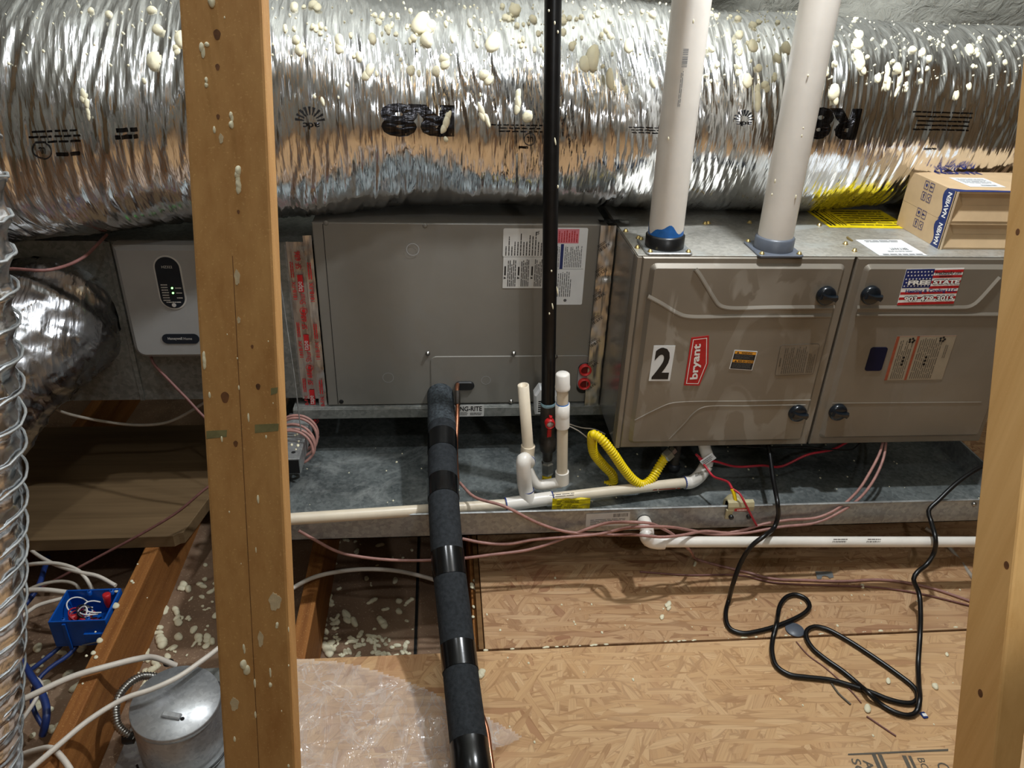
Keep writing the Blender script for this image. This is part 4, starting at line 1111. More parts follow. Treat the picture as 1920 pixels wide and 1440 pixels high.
add_rect(mo, sw, sw.w*0.04, sw.h*0.82, sw.w*0.96, sw.h*0.96, 0.0014); add_rect(mo, sw, sw.w*0.04, sw.h*0.38, sw.w*0.96, sw.h*0.52, 0.0014)
for y in (0.84, 0.40): mb.add([sw.pt(sw.w*0.12, sw.h*y, 0.0017), sw.pt(sw.w*0.24, sw.h*y, 0.0017), sw.pt(sw.w*0.18, sw.h*(y+0.1), 0.0017)], [(0, 1, 2)])
add_text(mb, 'WARNING', sw, sw.w*0.33, sw.h*0.84, sw.w*0.80, sw.h*0.94, 0, 0.03, 0.0017); add_text(mb, 'MISE EN GARDE', sw, sw.w*0.27, sw.h*0.40, sw.w*0.95, sw.h*0.50, 0, 0.03, 0.0017)
mk.build('sticker_field', 'print_black', p); mo.build('orange_bands', 'print_orange', p); mb.build('sticker_heading', 'print_black', p)
mg = MB(); add_lines(mg, sw, sw.w*0.08, sw.h*0.56, sw.w*0.92, sw.h*0.80, 4, False, 0.35, 0.0014); add_lines(mg, sw, sw.w*0.08, sw.h*0.08, sw.w*0.92, sw.h*0.36, 5, False, 0.35, 0.0014); mg.build('sticker_text', 'print_grey', p)
sl = rect_px((1464, 647), (1537, 644), (1525, 702), (1452, 704), Y=-EM-0.0002)
p = label_part('clear_label', sl, 'furnace_paint', doorL, rrect(0, 0, sl.w, sl.h, 0.006), 0.0006)
mb = MB(); add_lines(mb, sl, sl.w*0.05, sl.h*0.3, sl.w*0.09, sl.h*0.6, 1, True, 0.8); add_lines(mb, sl, sl.w*0.13, sl.h*0.06, sl.w*0.74, sl.h*0.94, 12, True, 0.38); add_lines(mb, sl, sl.w*0.77, sl.h*0.06, sl.w*0.95, sl.h*0.70, 4, True, 0.38)
ro = rrect(0, 0, sl.w, sl.h, 0.006); ri = inset(ro, 0.0008); n = len(ro)
mb.add([sl.pt(a, b, 0.0009) for a, b in ro]+[sl.pt(a, b, 0.0009) for a, b in ri], [(k, (k+1) % n, n+(k+1) % n, n+k) for k in range(n)])
mb.build('label_print', 'print_dim', p)
# stickers on the right door
sf = rect_px((1700, 505), (1808, 502), (1788, 567), (1682, 569.5), Y=-EM-0.0002)
p = label_part('contractor_sticker', sf, 'print_white', doorR, label='flag sticker with contractor name and phone number')
w, h = sf.w, sf.h
mr = MB()
for k in range(7):
    y = h*(1-(2*k+1)/13.0); add_rect(mr, sf, w*(0.48 if k < 4 else 0.0), y-h/26*0.98, w, y+h/26*0.98, 0.0010)
mr.build('red_stripes', 'print_red', p)
mb = MB(); add_rect(mb, sf, 0, h*0.46, w*0.49, h, 0.0012); mb.build('blue_field', 'print_navy', p)
mw = MB()
for i in range(8):
    for j in range(5):
        cx, cy = w*(0.035+0.059*i+0.02*(j % 2)), h*(0.52+0.1*j); st = []
        for k in range(10):
            r = 0.0026 if k % 2 == 0 else 0.0012; st.append((cx+r*math.sin(2*PI*k/10), cy+r*math.cos(2*PI*k/10)))
        mw.add([sf.pt(a, b, 0.0014) for a, b in st[::-1]], [tuple(range(10))])
mw.build('stars', 'print_white', p); mw = MB()
add_text(mw, 'FREE', sf, w*0.08, h*0.555, w*0.47, h*0.685, 0, 0.05, 0.0024); add_text(mw, 'STATE', sf, w*0.52, h*0.555, w*0.98, h*0.685, 0, 0.05, 0.0024)
mw.build('company_name', 'print_white', p); mw = MB()
add_text(mw, '903-479-3015', sf, w*0.09, h*0.07, w*0.96, h*0.215, 0, 0.03, 0.0024)
mw.build('phone_number', 'print_white', p)
mk = MB(); add_text(mk, 'FREE', sf, w*0.075, h*0.54, w*0.475, h*0.70, 0, 0.09, 0.0018); add_text(mk, 'STATE', sf, w*0.515, h*0.54, w*0.985, h*0.70, 0, 0.09, 0.0018)
mk.build('name_outline', 'print_black', p); mk = MB()
add_text(mk, 'FreeStateAir.com', sf, w*0.52, h*0.82, w*0.97, h*0.93, 0, 0.02, 0.0018); add_lines(mk, sf, w*0.6, h*0.76, w*0.85, h*0.79, 1, False, 0.7, 0.0018); mk.build('web_address', 'print_black', p); mk = MB()
add_text(mk, '903-479-3015', sf, w*0.082, h*0.055, w*0.968, h*0.23, 0, 0.08, 0.0018)
mk.build('number_outline', 'print_black', p)
mm = MB(); add_text(mm, 'Heating & Cooling LLC', sf, w*0.08, h*0.29, w*0.97, h*0.42, 0, 0.03, 0.0018); mm.build('middle_lettering', 'print_navy', p)
wn = rect_px((1633, 651), (1665, 651), (1652, 695), (1621, 695), Y=-EM-0.0002)
MB().prism(wn, rrect(0, 0, wn.w, wn.h, 0.006), 0.0014).build('sight_window', 'sight_glass', doorR)
sr = rect_px((1683, 630), (1794, 629), (1765, 711), (1656, 713), Y=-EM-0.0002)
p = label_part('safety_label', sr, 'label_tan', doorR, None, 0.0007)
mo = MB(); add_rect(mo, sr, 0, 0, sr.w*0.05, sr.h, 0.001); add_rect(mo, sr, sr.w*0.34, 0, sr.w*0.385, sr.h, 0.001); add_rect(mo, sr, 0, sr.h*0.992, sr.w, sr.h, 0.001); mo.build('rust_bars', 'print_rust', p)
mb = MB(); add_lines(mb, sr, sr.w*0.08, sr.h*0.03, sr.w*0.31, sr.h*0.97, 7, True, 0.4); add_lines(mb, sr, sr.w*0.41, sr.h*0.03, sr.w*0.80, sr.h*0.97, 11, True, 0.4); add_lines(mb, sr, sr.w*0.86, sr.h*0.5, sr.w*0.92, sr.h*0.8, 2, True, 0.4); mb.build('label_print', 'print_dim', p)
mb = MB()
for cx, cy in ((0.27, 0.90), (0.78, 0.92)):
    for k in range(5): mb.prism(sr, circ(sr.w*cx+0.006*math.cos(k*1.3), sr.h*cy+0.005*math.sin(k*1.3), 0.003, 8), 0.0012)
for cx in (0.22, 0.60):
    for cy in (0.36, 0.44, 0.52): mb.prism(sr, circ(sr.w*cx, sr.h*cy, 0.0032, 8), 0.0012)
mb.build('label_symbols', 'print_black', p)
# fasteners and labels on top
for px, py in [(1173, 434), (1197, 447), (1195, 465), (1328, 419), (1405, 418), (1536, 423), (1585, 458), (1602, 471), (1322, 420)]:
    c = at(px, py, Z=0.502); MB().lathe([(0.0065, 0), (0.0065, 0.0014), (0.0042, 0.002), (0.004, 0.0058), (0, 0.006)], (c[0], c[1], 0.5022), (0, 0, 1), 10).build('sheet_screw', 'brass_screw', fur)
_c = at(1598, 452, Z=0.503); MB().tube([_c, _c+np.array([-0.004, 0.02, 0.003])], 0.0025, 6).build('loose_screw', 'brass_screw', fur)
yl = rect_px((1514, 393), (1668, 394), (1690, 429), (1548, 425), Z=0.5026)
p = label_part('yellow_label', yl, 'tag_yellow', fur)
mb = MB(); add_lines(mb, yl, yl.w*0.30, yl.h*0.08, yl.w*0.95, yl.h*0.92, 7, False, 0.3); add_lines(mb, yl, yl.w*0.03, yl.h*0.08, yl.w*0.12, yl.h*0.92, 2, True, 0.6, words=True); add_lines(mb, yl, yl.w*0.15, yl.h*0.1, yl.w*0.26, yl.h*0.9, 3, True, 0.35); mb.build('label_print', 'print_black', p)
wl = rect_px((1605, 450), (1690, 450), (1738, 479.5), (1648, 479.5), Z=0.5026)
p = label_part('shipping_label', wl, 'label_white', fur)
mb = MB(); add_text(mb, 'BRYANT', wl, wl.w*0.42, wl.h*0.33, wl.w*0.80, wl.h*0.46, 180, 0.01, 0.0011); add_lines(mb, wl, wl.w*0.15, wl.h*0.82, wl.w*0.9, wl.h*0.95, 2, False, 0.5); add_lines(mb, wl, wl.w*0.3, wl.h*0.2, wl.w*0.85, wl.h*0.28, 2, False, 0.4); add_lines(mb, wl, wl.w*0.1, wl.h*0.02, wl.w*0.95, wl.h*0.10, 1, False, 0.7); mb.build('label_print', 'print_grey', p)

# ---- the two plastic vent pipes
def vent(px, py, tx, label, collar, blue):
    c = at(px, py, Z=0.503); t = at(tx, 0, Y=c[1])
    o = thing('vent_pipe', label, 'pipe', (c[0], c[1], 0.5025), 'white vent pipes rising from the furnace')
    R = 0.0385; d = (t-c)/np.linalg.norm(t-c)
    top = c+d*1.12
    mb = MB().lathe([(R, 0.006), (R, 1.15)], c, d, 32); mb.build('pipe', 'vent_pvc', o)
    f = Fr((c[0]-0.052, c[1]-0.052, 0.5026), (1, 0, 0), (0, 1, 0))
    MB().prism(f, rrect(0, 0, 0.104, 0.104, 0.008), 0.005, 0.002).build('flange', 'grey_plastic' if not blue else 'galvanized', o)
    MB().lathe([(R+0.005, 0.005), (R+0.005, 0.030), (R+0.001, 0.034), (R, 0.034)], c, d, 32, False).build('collar', collar, o)
    for sx in (-1, 1):
        for sy in (-1, 1): MB().lathe([(0.006, 0), (0.006, 0.0015), (0.0042, 0.002), (0.004, 0.005), (0, 0.0055)], (c[0]+sx*0.043, c[1]+sy*0.043, 0.5076), (0, 0, 1), 10).build('flange_screw', 'brass_screw', o)
    if blue:
        V = []; n = 48; A = np.array(d); U = np.array([1.0, 0, 0])-A*A[0]; U /= np.linalg.norm(U); Wv = np.cross(A, U)
        for k in range(n):
            a = 2*PI*k/n; hh = 0.050+0.010*math.sin(3*a+0.6)+0.004*math.sin(7*a)
            q = (U*math.cos(a)+Wv*math.sin(a))*(R+0.0007); V += [c+q+A*0.033, c+q+A*hh]
        MB().add(V, [(2*k, (2*k+2) % (2*n), (2*k+3) % (2*n), 2*k+1) for k in range(n)], True).build('primer_ring', 'primer_blue', o)
    return o, c, d
v1, vc, vd = vent(1245, 464, 1297, 'white vent pipe with blue primer above a black collar', 'black_plastic', True)
v2, vc2, vd2 = vent(1449, 468, 1538, 'white vent pipe in a grey collar nearer the cardboard boxes', 'grey_plastic', False)
mb = MB(); q = rect_px((1270, 86), (1290, 86), (1283, 200), (1264, 200), Y=vc[1]-0.0392)
for k in range(11): add_rect(mb, q, q.w*0.45, q.h*(0.66+0.028*k), q.w*0.95, q.h*(0.66+0.028*k+rnd.uniform(0.008, 0.018)), 0.0006)
add_lines(mb, q, q.w*0.45, 0, q.w*0.75, q.h*0.6, 2, True, 0.4, 0.0006); mb.build('pipe_print', 'print_grey', v1)
for px, py, vv, cc in [(1253, 260, v1, vc), (1300, 40, v1, vc), (1506, 240, v2, vc2), (1503, 255, v2, vc2), (1447, 365, v2, vc2), (1453, 340, v2, vc2), (1515, 142, v2, vc2), (1492, 370, v2, vc2)]:
    p = at(px, py, Y=cc[1]-0.0375); put_blob(vv, p, (0, -1, 0), 0.0022, 2, (0, 0, 1), rnd.uniform(1, 3), 'foam_drip')

# ---- two shallow cartons stacked on the furnace
def carton(label, z0, z1, top):
    bx0, by0, bx1, by1 = 0.7275, 0.053, 1.03, 0.245
    o = thing('cardboard_box', label, 'box', ((bx0+bx1)/2, (by0+by1)/2, z0), 'cartons stacked on the furnace')
    t = 0.004
    mb = MB().box((bx0, bx0+t), (by0, by1), (z0, z1)); mb.box((bx1-t, bx1), (by0, by1), (z0, z1)); mb.box((bx0+t, bx1-t), (by1-t, by1), (z0, z1)); mb.box((bx0+t, bx1-t), (by0+0.002, by1-t), (z0, z0+t)); mb.box((bx0+t, bx1-t), (by0+0.002, by1-t), (z1-t, z1))
    body = mb.build('carton', 'cardboard', o)
    MB().box((bx0+t, bx1-t), (by0+0.020, by0+0.024), (z0+t, z1-t)).build('tuck_panel', 'cardboard', o)
    hm = (z1-z0)
    # folded end: two slanting flaps and corner webs
    mb = MB(); zq = z0+hm*0.52
    mb.add([(bx0+0.018, by0+0.019, z1-t), (bx1-t, by0+0.019, z1-t), (bx1-t, by0+0.014, zq), (bx0+0.030, by0+0.014, zq)], [(0, 3, 2, 1)])
    mb.add([(bx0+0.030, by0+0.0135, zq), (bx1-t, by0+0.0135, zq), (bx1-t, by0+0.001, z0+t), (bx0+0.004, by0+0.001, z0+t)], [(0, 3, 2, 1)]); mb.build('end_flap', 'cardboard', o)
    MB().add([(bx0+0.001, by0+0.0005, z1), (bx0+0.022, by0+0.017, z1-t), (bx0+0.032, by0+0.013, zq), (bx0+0.001, by0+0.0005, z0)], [(0, 3, 2, 1)]).build('corner_web', 'cardboard', o)
    MB().box((bx0, bx0+0.005), (by0-0.001, by0+0.003), (z0, z1)).build('cut_edge', 'cardboard_edge', o)
    # printing on the left side
    f = Fr((bx0-0.0004, by1, z0), (0, -1, 0), (0, 0, 1)); L = by1-by0
    edge = [(L-0.006, 0.0), (L-0.006, hm), (L-0.034, hm)]+[(L-0.034-0.006*math.sin(k/8*PI*2)-0.004, hm*(1-k/8)) for k in range(1, 9)]
    b = MB().prism(f, edge, 0.0004).build('blue_band', 'print_blue', o)
    mw = MB(); add_text(mw, 'NAVIEN', f, L-0.027, hm*0.10, L-0.012, hm*0.90, 90, 0.03, 0.0008); mw.build('brand_lettering', 'print_white', b)
    mk = MB()
    for i in range(2):
        for j in range(2):
            sx, sy = L*0.36+0.022*i, hm*0.30+0.026*j; s = 0.017
            ro = [(sx, sy), (sx+s, sy), (sx+s, sy+s*1.15), (sx, sy+s*1.15)]; ri = inset(ro, 0.0014)
            mk.add([f.pt(a, b_, 0.0004) for a, b_ in ro]+[f.pt(a, b_, 0.0004) for a, b_ in ri], [(k, (k+1) % 4, 4+(k+1) % 4, 4+k) for k in range(4)])
            cx, cy = sx+s/2, sy+s*0.58
            if (i, j) == (0, 1): mk.prism(f, circ(cx, cy, 0.004, 8), 0.0004)
            elif (i, j) == (1, 1): add_rect(mk, f, cx-0.005, cy-0.001, cx+0.005, cy+0.001, 0.0004); mk.add([f.pt(cx-0.007, cy, 0.0004), f.pt(cx-0.002, cy-0.004, 0.0004), f.pt(cx-0.002, cy+0.004, 0.0004)], [(0, 1, 2)])
            elif (i, j) == (0, 0): add_rect(mk, f, cx-0.0015, cy-0.006, cx+0.0015, cy+0.003, 0.0004); mk.add([f.pt(cx-0.004, cy+0.002, 0.0004), f.pt(cx+0.004, cy+0.002, 0.0004), f.pt(cx, cy+0.007, 0.0004)], [(0, 1, 2)])
            else: mk.add([f.pt(cx-0.005, cy, 0.0004), f.pt(cx+0.005, cy-0.006, 0.0004), f.pt(cx+0.005, cy-0.004, 0.0004), f.pt(cx-0.002, cy, 0.0004), f.pt(cx+0.005, cy+0.004, 0.0004), f.pt(cx+0.005, cy+0.006, 0.0004)], [(0, 1, 2, 3, 4, 5)])
    mk.build('handling_marks', 'print_navy', o)
    if top:
        ft = Fr((bx0, by0, z1+0.0004), (1, 0, 0), (0, 1, 0))
        b = MB().prism(ft, [(0, 0.0), (bx1-bx0, 0.0), (bx1-bx0, 0.012)]+[((bx1-bx0)*(1-k/10), 0.014+0.003*math.sin(k)) for k in range(1, 10)]+[(0, 0.028)], 0.0003).build('blue_band', 'print_blue', o)
        mk = MB(); add_text(mk, 'NAVIEN', ft, 0.055, 0.165, 0.17, 0.195, 180, 0.04, 0.0004); mk.build('brand_lettering', 'print_navy', o)
        s = Fr((bx0+0.06, by0+0.045, z1+0.0004), (1, 0, 0), (0, 1, 0)); s.w, s.h = 0.088, 0.085
        lb = label_part('address_label', s, 'label_white', o, None, 0.0004)
        mk = MB(); add_lines(mk, s, 0.008, 0.03, 0.08, 0.075, 5, False, 0.3, 0.0007); 
        for k in range(12): add_rect(mk, s, 0.035+0.0033*k, 0.008, 0.035+0.0033*k+rnd.uniform(0.001, 0.002), 0.018, 0.0007)
        mk.build('label_print', 'print_grey', lb)
    return o
carton('lower brown carton with blue band lying on the furnace top', 0.5026, 0.5650, False)
carton('upper brown carton with white address label on top of the stack', 0.5656, 0.6370, True)

# ================================================================== DRAIN PAN
PY0, PY1, PX0, PX1 = -0.14, 0.80, -0.87, 1.02
PZ0, PZ1 = -0.147, -0.078
pan = thing('drain_pan', 'long galvanized drain pan hanging under furnace and coil', 'pan', (0.0, 0.3, PZ0))
MB().box((PX0, PX1), (PY0, PY1), (PZ0, PZ0+0.002)).build('pan_floor', 'pan_steel', pan)
def hemmed(name, a, b):
    mb = MB(); d = np.array(b)-np.array(a); L = np.linalg.norm(d); u = d/L; nrm = np.array([-u[1], u[0]])
    V = []; prof = [(0, PZ0), (0, PZ1-0.006), (-0.002, PZ1-0.002), (0.0005, PZ1), (0.004, PZ1-0.001), (0.004, PZ1-0.008), (0.002, PZ1-0.008), (0.002, PZ0)]
    for p0 in (a, b):
        for o_, z in prof: V.append((p0[0]+nrm[0]*o_, p0[1]+nrm[1]*o_, z))
    n = len(prof); mb.add(V, [(k, (k+1) % n, n+(k+1) % n, n+k) for k in range(n)]+[tuple(range(n))[::-1], tuple(range(n, 2*n))]); return mb.build(name, 'galvanized', pan)
fw = hemmed('pan_wall', (PX0, PY0), (PX1, PY0)); hemmed('pan_wall', (PX1, PY0), (PX1, PY1)); hemmed('pan_wall', (PX1, PY1), (PX0, PY1)); hemmed('pan_wall', (PX0, PY1), (PX0, PY0))
sp_ = rect_px((1100, 963), (1182, 960), (1179, 983), (1097, 989), Y=PY0-0.0006)
p = label_part('barcode_label', sp_, 'label_grey', pan)
mb = MB()
for k in range(16): add_rect(mb, sp_, sp_.w*(0.62+0.021*k), sp_.h*0.66, sp_.w*(0.62+0.021*k+rnd.uniform(0.006, 0.014)), sp_.h*0.92)
add_lines(mb, sp_, sp_.w*0.1, sp_.h*0.15, sp_.w*0.95, sp_.h*0.58, 4, False, 0.3); mb.build('label_print', 'print_black', p)
ho = at(1207, 977, Y=PY0-0.001)
MB().prism(face_y(PY0-0.0005), circ(ho[0], ho[2], 0.0175, 24), 0.0008).build('outlet_hole', 'dark_gap', pan)
_c = at(1826, 945, Y=PY0); MB().lathe([(0.006, 0), (0.006, 0.003), (0.003, 0.005), (0, 0.006)], (_c[0], PY0-0.0005, _c[2]), (0, -1, 0), 10).build('corner_bolt', 'steel', pan)
for k in range(70):
    x = rnd.uniform(PX0+0.02, PX1-0.02); y = rnd.uniform(-0.12, 0.25)
    put_blob(pan, (x, y, PZ0+0.0022), (0, 0, 1), rnd.uniform(0.0012, 0.0035), rnd.randrange(5), (0, 1, 0), 1, 'foam_crumb')

# ================================================================== PIPES IN FRONT OF THE COIL
def fit_ring(mb, c, r, ax, w=0.003): mb.lathe([(r*0.96, -w/2), (r, -w/2), (r, w/2), (r*0.96, w/2)], c, ax, 22, False)
gp_t = at(1037, 0, Y=0.05); gp_b = at(1027.5, 768, Y=0.05)
gas = thing('gas_pipe', 'black iron gas pipe dropping in front of the coil cabinet', 'pipe', (gp_b[0], gp_b[1], gp_b[2]))
d = gp_t-gp_b; d /= np.linalg.norm(d)
MB().lathe([(0.0168, 0), (0.0168, 1.3)], gp_b, d, 24).build('pipe', 'black_pipe', gas)
def on_gas(py): 
    p = at(1027.5+(768-py)*0.0124, py, Y=0.05); return p
mb = MB(); s1 = on_gas(757); mb.lathe([(0.0175, -0.004), (0.0190, 0.0), (0.0182, 0.006)], s1, d, 20, False); mb.build('sealant', 'glue_light', gas)
for px, py, st in [(1029, 20, 1), (1046, 60, 1.2), (1040, 43, 1.4), (1036, 574, 3), (1030, 588, 1.2), (1034, 508, 1), (1045, 545, 4), (1046, 350, 1.5), (1041, 265, 3)]:
    p = at(px, py, Y=0.05-0.0165); put_blob(gas, p, (0, -1, 0), 0.0022, 1, (0, 0, 1), st, 'foam_drip', 0.2 if st > 2 else 0)
valve = thing('gas_valve', 'small gas shutoff valve with red lever at the pipe end', 'valve', on_gas(850))
zv = [on_gas(y) for y in (762, 790, 815, 832, 850, 866)]
ax = (0, 0, 1)
prof = []
b0 = on_gas(888)
def hz(py): return float(np.linalg.norm(on_gas(py)-b0))
mb = MB().lathe([(0.015, 0.0), (0.0165, hz(884)), (0.0165, hz(868)), (0.0125, hz(866)), (0.0125, hz(855))], b0, d, 6, True, False)
mb.build('flare_nut', 'steel', valve)
MB().lathe([(0.0125, hz(862)), (0.0135, hz(846)), (0.0205, hz(842)), (0.0225, hz(826)), (0.0180, hz(822)), (0.0165, hz(812)), (0.0175, hz(800)), (0.0190, hz(790)), (0.0190, hz(772)), (0.0185, hz(764)), (0.017, hz(760))], b0, d, 24).build('valve_body', 'iron', valve)
hc = at(1030, 791, Y=0.05-0.02)
hd = MB().lathe([(0.0125, 0), (0.0125, 0.014), (0.0105, 0.016), (0.0095, 0.016), (0.0092, 0.011), (0, 0.011)], hc, (0.05, -1, 0), 20).build('lever', 'valve_red', valve)
MB().prism(Fr(hc, (1, 0, 0), (0, 0, 1)), [(-0.004, -0.042), (0.006, -0.040), (0.006, 0.0), (0.0055, 0.018), (-0.002, 0.020), (-0.004, 0.0)], 0.008, 0.002).build('lever_arm', 'valve_red', hd)
MB().lathe([(0.0088, 0), (0.0088, 0.001), (0, 0.0012)], hc+np.array([0.0006, -0.0118, 0]), (0.05, -1, 0), 18).build('lever_disc', 'label_grey', hd)

# ---- yellow corrugated gas connector
gc = thing('gas_connector', 'yellow corrugated gas connector looping into the furnace bottom', 'gas line', at(1205, 908, Y=-0.03))
def corr(r, pitch): return lambda s: r*(1+0.11*math.sin(2*PI*s/pitch))
gpath = [b0, b0+np.array([0.0, 0, -0.02])]+path((1036, 914, 'y', 0.045), (1070, 918, 'y', 0.05), (1120, 912, 'y', 0.06), (1148, 906, 'y', 0.05), (1149, 892, 'y', 0.045), (1131, 872, 'y', 0.04), (1114, 850, 'y', 0.03), (1110, 828, 'y', 0.02),
    (1113, 815, 'y', 0.0), (1126, 822, 'y', -0.01), (1148, 848, 'y', -0.02), (1170, 880, 'y', -0.02), (1190, 902, 'y', -0.02), (1206, 909, 'y', -0.015), (1221, 899, 'y', -0.005), (1236, 875, 'y', 0.01), (1248, 856, 'y', 0.02))
MB().tube(gpath, 0.0115, 14, 0.0014, True, True, corr(0.0115, 0.0072)).build('hose', 'gas_yellow', gc)
e1 = at(1248, 856, Y=0.02); e2 = at(1262, 843, Y=0.03); dd = e2-e1; dd /= np.linalg.norm(dd)
MB().lathe([(0.0125, -0.006), (0.0165, -0.002), (0.0165, 0.016), (0.012, 0.019), (0.012, 0.03)], e1, dd, 6, True, False).build('hex_nut', 'steel', gc)
yt = rect_px((1034, 934), (1105, 931), (1106, 956), (1036, 958), Y=-0.105)
tg = thing('paper_tag', 'crumpled yellow warning tag lying in the drain pan', 'tag', yt.o)
mb = MB(); nn = 12; V = []
for i in range(nn+1):
    for k in range(nn+1):
        V.append(yt.pt(yt.w*i/nn, yt.h*k/nn, 0.006*float(ridge(np.array([i*0.45]), np.array([k*0.4+3]))[0])))
mb.add(V, [(i*(nn+1)+k, (i+1)*(nn+1)+k, (i+1)*(nn+1)+k+1, i*(nn+1)+k+1) for i in range(nn) for k in range(nn)]).build('sheet', 'tag_yellow', tg)
mb = MB(); add_lines(mb, yt, yt.w*0.12, yt.h*0.3, yt.w*0.7, yt.h*0.92, 5, False, 0.3, 0.0066); mb.build('tag_print', 'print_black', tg)

# ---- drip leg under the furnace
dl = thing('drip_leg', 'black pipe cap hanging below the furnace beside the yellow connector', 'pipe', at(1262, 884, Y=0.04))
c = at(1262, 882, Y=0.04)
MB().lathe([(0.013, 0.0), (0.0165, 0.003), (0.0165, 0.020), (0.012, 0.023)], c, (0, 0, 1), 22).build('cap', 'dark_steel', dl)
MB().lathe([(0.0115, 0.02), (0.0115, -c[2]-0.002)], c, (0, 0, 1), 18).build('nipple', 'iron', dl)

# ---- upper drain line with its risers
dr = thing('drain_line', 'cream plastic drain pipe running above the pan lip with two risers', 'pipe', at(990, 950, Y=-0.06))
A = at(505, 976, Y=-0.198); T1 = at(948, 946, Y=-0.074); T2 = at(1035, 934, Y=-0.057); T0 = (T1+T2)/2; E1 = at(1283, 905, Y=0.0)
RP = 0.0135; RF = 0.0172
MB().tube([A, T1], RP, 18, smooth_path=False).build('pipe', 'pvc_cream', dr)
MB().tube([T2, E1], RP, 18, smooth_path=False).build('pipe', 'pvc_cream', dr)
dirp = (T2-T1)/np.linalg.norm(T2-T1)
MB().lathe([(RF, 0), (RF, np.linalg.norm(T2-T1))], T1, dirp, 22).build('tee', 'pvc_white', dr)
R1t = at(981, 722, Y=-0.012); R1b = at(990, 838, Y=-0.012); J = at(988, 858, Y=-0.012)
mb = MB(); mb.lathe([(RF, np.linalg.norm(R1b-J)+0.004), (RF, -0.016)], J, (R1b-J)/np.linalg.norm(R1b-J), 22); mb.build('riser_tee', 'pvc_cream', dr)
dv = R1t-R1b; L = np.linalg.norm(dv); dv = dv/L
MB().lathe([(RP, -0.01), (RP, L), (RP*0.72, L), (RP*0.72, L-0.05), (0, L-0.051)], R1b, dv, 22).build('open_riser', 'pvc_cream', dr)
MB().tube([J, J+np.array([0, -0.02, 0.0]), at(982, 862, Y=-0.055), at(982, 885, Y=-0.060), at(985, 915, Y=-0.058), T0], 0.0178, 20, 0.006).build('elbow', 'pvc_white', dr)
mb = MB(); fit_ring(mb, J+np.array([0, -0.018, 0.0]), 0.0186, (0, -1, 0)); fit_ring(mb, at(987, 918, Y=-0.058), 0.0186, (0, 0, 1)); fit_ring(mb, T1, RF*1.03, dirp); fit_ring(mb, T2, RF*1.03, dirp); fit_ring(mb, E1, RF*1.0, (E1-T2)/np.linalg.norm(E1-T2))
mb.build('glue_line', 'glue_blue', dr)
# capped riser with coupling and its short branch
Q0 = at(1054, 893, Y=-0.012); Q1 = at(1055, 702, Y=-0.012); dv = Q1-Q0; L = np.linalg.norm(dv); dv /= L
def onq(py): return float(np.linalg.norm(at(1054.5, py, Y=-0.012)-Q0))
MB().lathe([(RP, 0), (RP, L)], Q0, dv, 22).build('capped_riser', 'pvc_cream', dr)
MB().lathe([(RF, onq(800)), (RF, onq(782)), (RF*0.985, onq(781)), (RF, onq(780)), (RF, onq(757)), (RP, onq(757))], Q0, dv, 22).build('coupling', 'pvc_white', dr)
MB().lathe([(RF*1.03, onq(729)), (RF*1.05, onq(727)), (RF*1.05, onq(724)), (RF, onq(722)), (RF*0.97, onq(702)), (RF*0.8, onq(700)), (0, onq(699.5))], Q0, dv, 22).build('pipe_cap', 'pvc_white', dr)
MB().lathe([(RF, -0.02), (RF, onq(884))], Q0, dv, 22).build('elbow', 'pvc_white', dr)
MB().tube([Q0+np.array([0, 0, -0.02]), at(1045, 905, Y=-0.012), at(1008, 908, Y=-0.012), J+np.array([0, 0.005, -0.03])], 0.0135, 18, 0.006).build('branch', 'pvc_white', dr)
mb = MB(); fit_ring(mb, Q0+dv*onq(885), RP*1.12, dv); mb.build('glue_line', 'glue_blue', dr)
mb = MB(); fit_ring(mb, Q0+dv*(onq(757)+0.001), RP*1.12, dv); mb.build('glue_line', 'primer_blue', dr)
# angled elbow up to the furnace at the right end
MB().tube([E1, E1+(E1-T2)/np.linalg.norm(E1-T2)*0.02, at(1311, 893, Y=0.005), at(1325, 872, Y=0.015)], RF, 20, 0.005).build('elbow', 'pvc_white', dr)
MB().tube(path((1325, 872, 'y', 0.015), (1327, 858, 'y', 0.02), (1322, 842, 'y', 0.03), (1318, 820, 'y', 0.035)), RP*1.15, 20, 0.006).build('elbow', 'pvc_white', dr)
mb = MB(); fit_ring(mb, at(1320, 881, Y=0.012), RF*1.04, at(1325, 872, Y=0.015)-at(1311, 893, Y=0.005)); mb.build('glue_line', 'glue_blue', dr)
bt = rect_px((1300, 883), (1318, 878), (1322, 890), (1303, 894), Y=-0.014); mb = MB()
for k in range(8): add_rect(mb, bt, bt.w*(0.1+0.1*k), 0.0, bt.w*(0.1+0.1*k+0.05), bt.h*0.6, 0.0)
mb.build('fitting_print', 'print_black', dr)
pf = rect_px((1013, 928), (1080, 922), (1081, 929), (1014, 936), Y=-0.066); mb = MB(); add_lines(mb, pf, 0, 0, pf.w, pf.h*0.9, 2, False, 0.35, 0.0); mb.build('pipe_print', 'print_grey', dr)
pf = rect_px((1170, 920), (1280, 913), (1280, 917), (1170, 924), Y=-0.028); mb = MB(); add_lines(mb, pf, 0, 0, pf.w, pf.h*0.9, 1, False, 0.6, 0.0); mb.build('pipe_print', 'print_rust', dr)

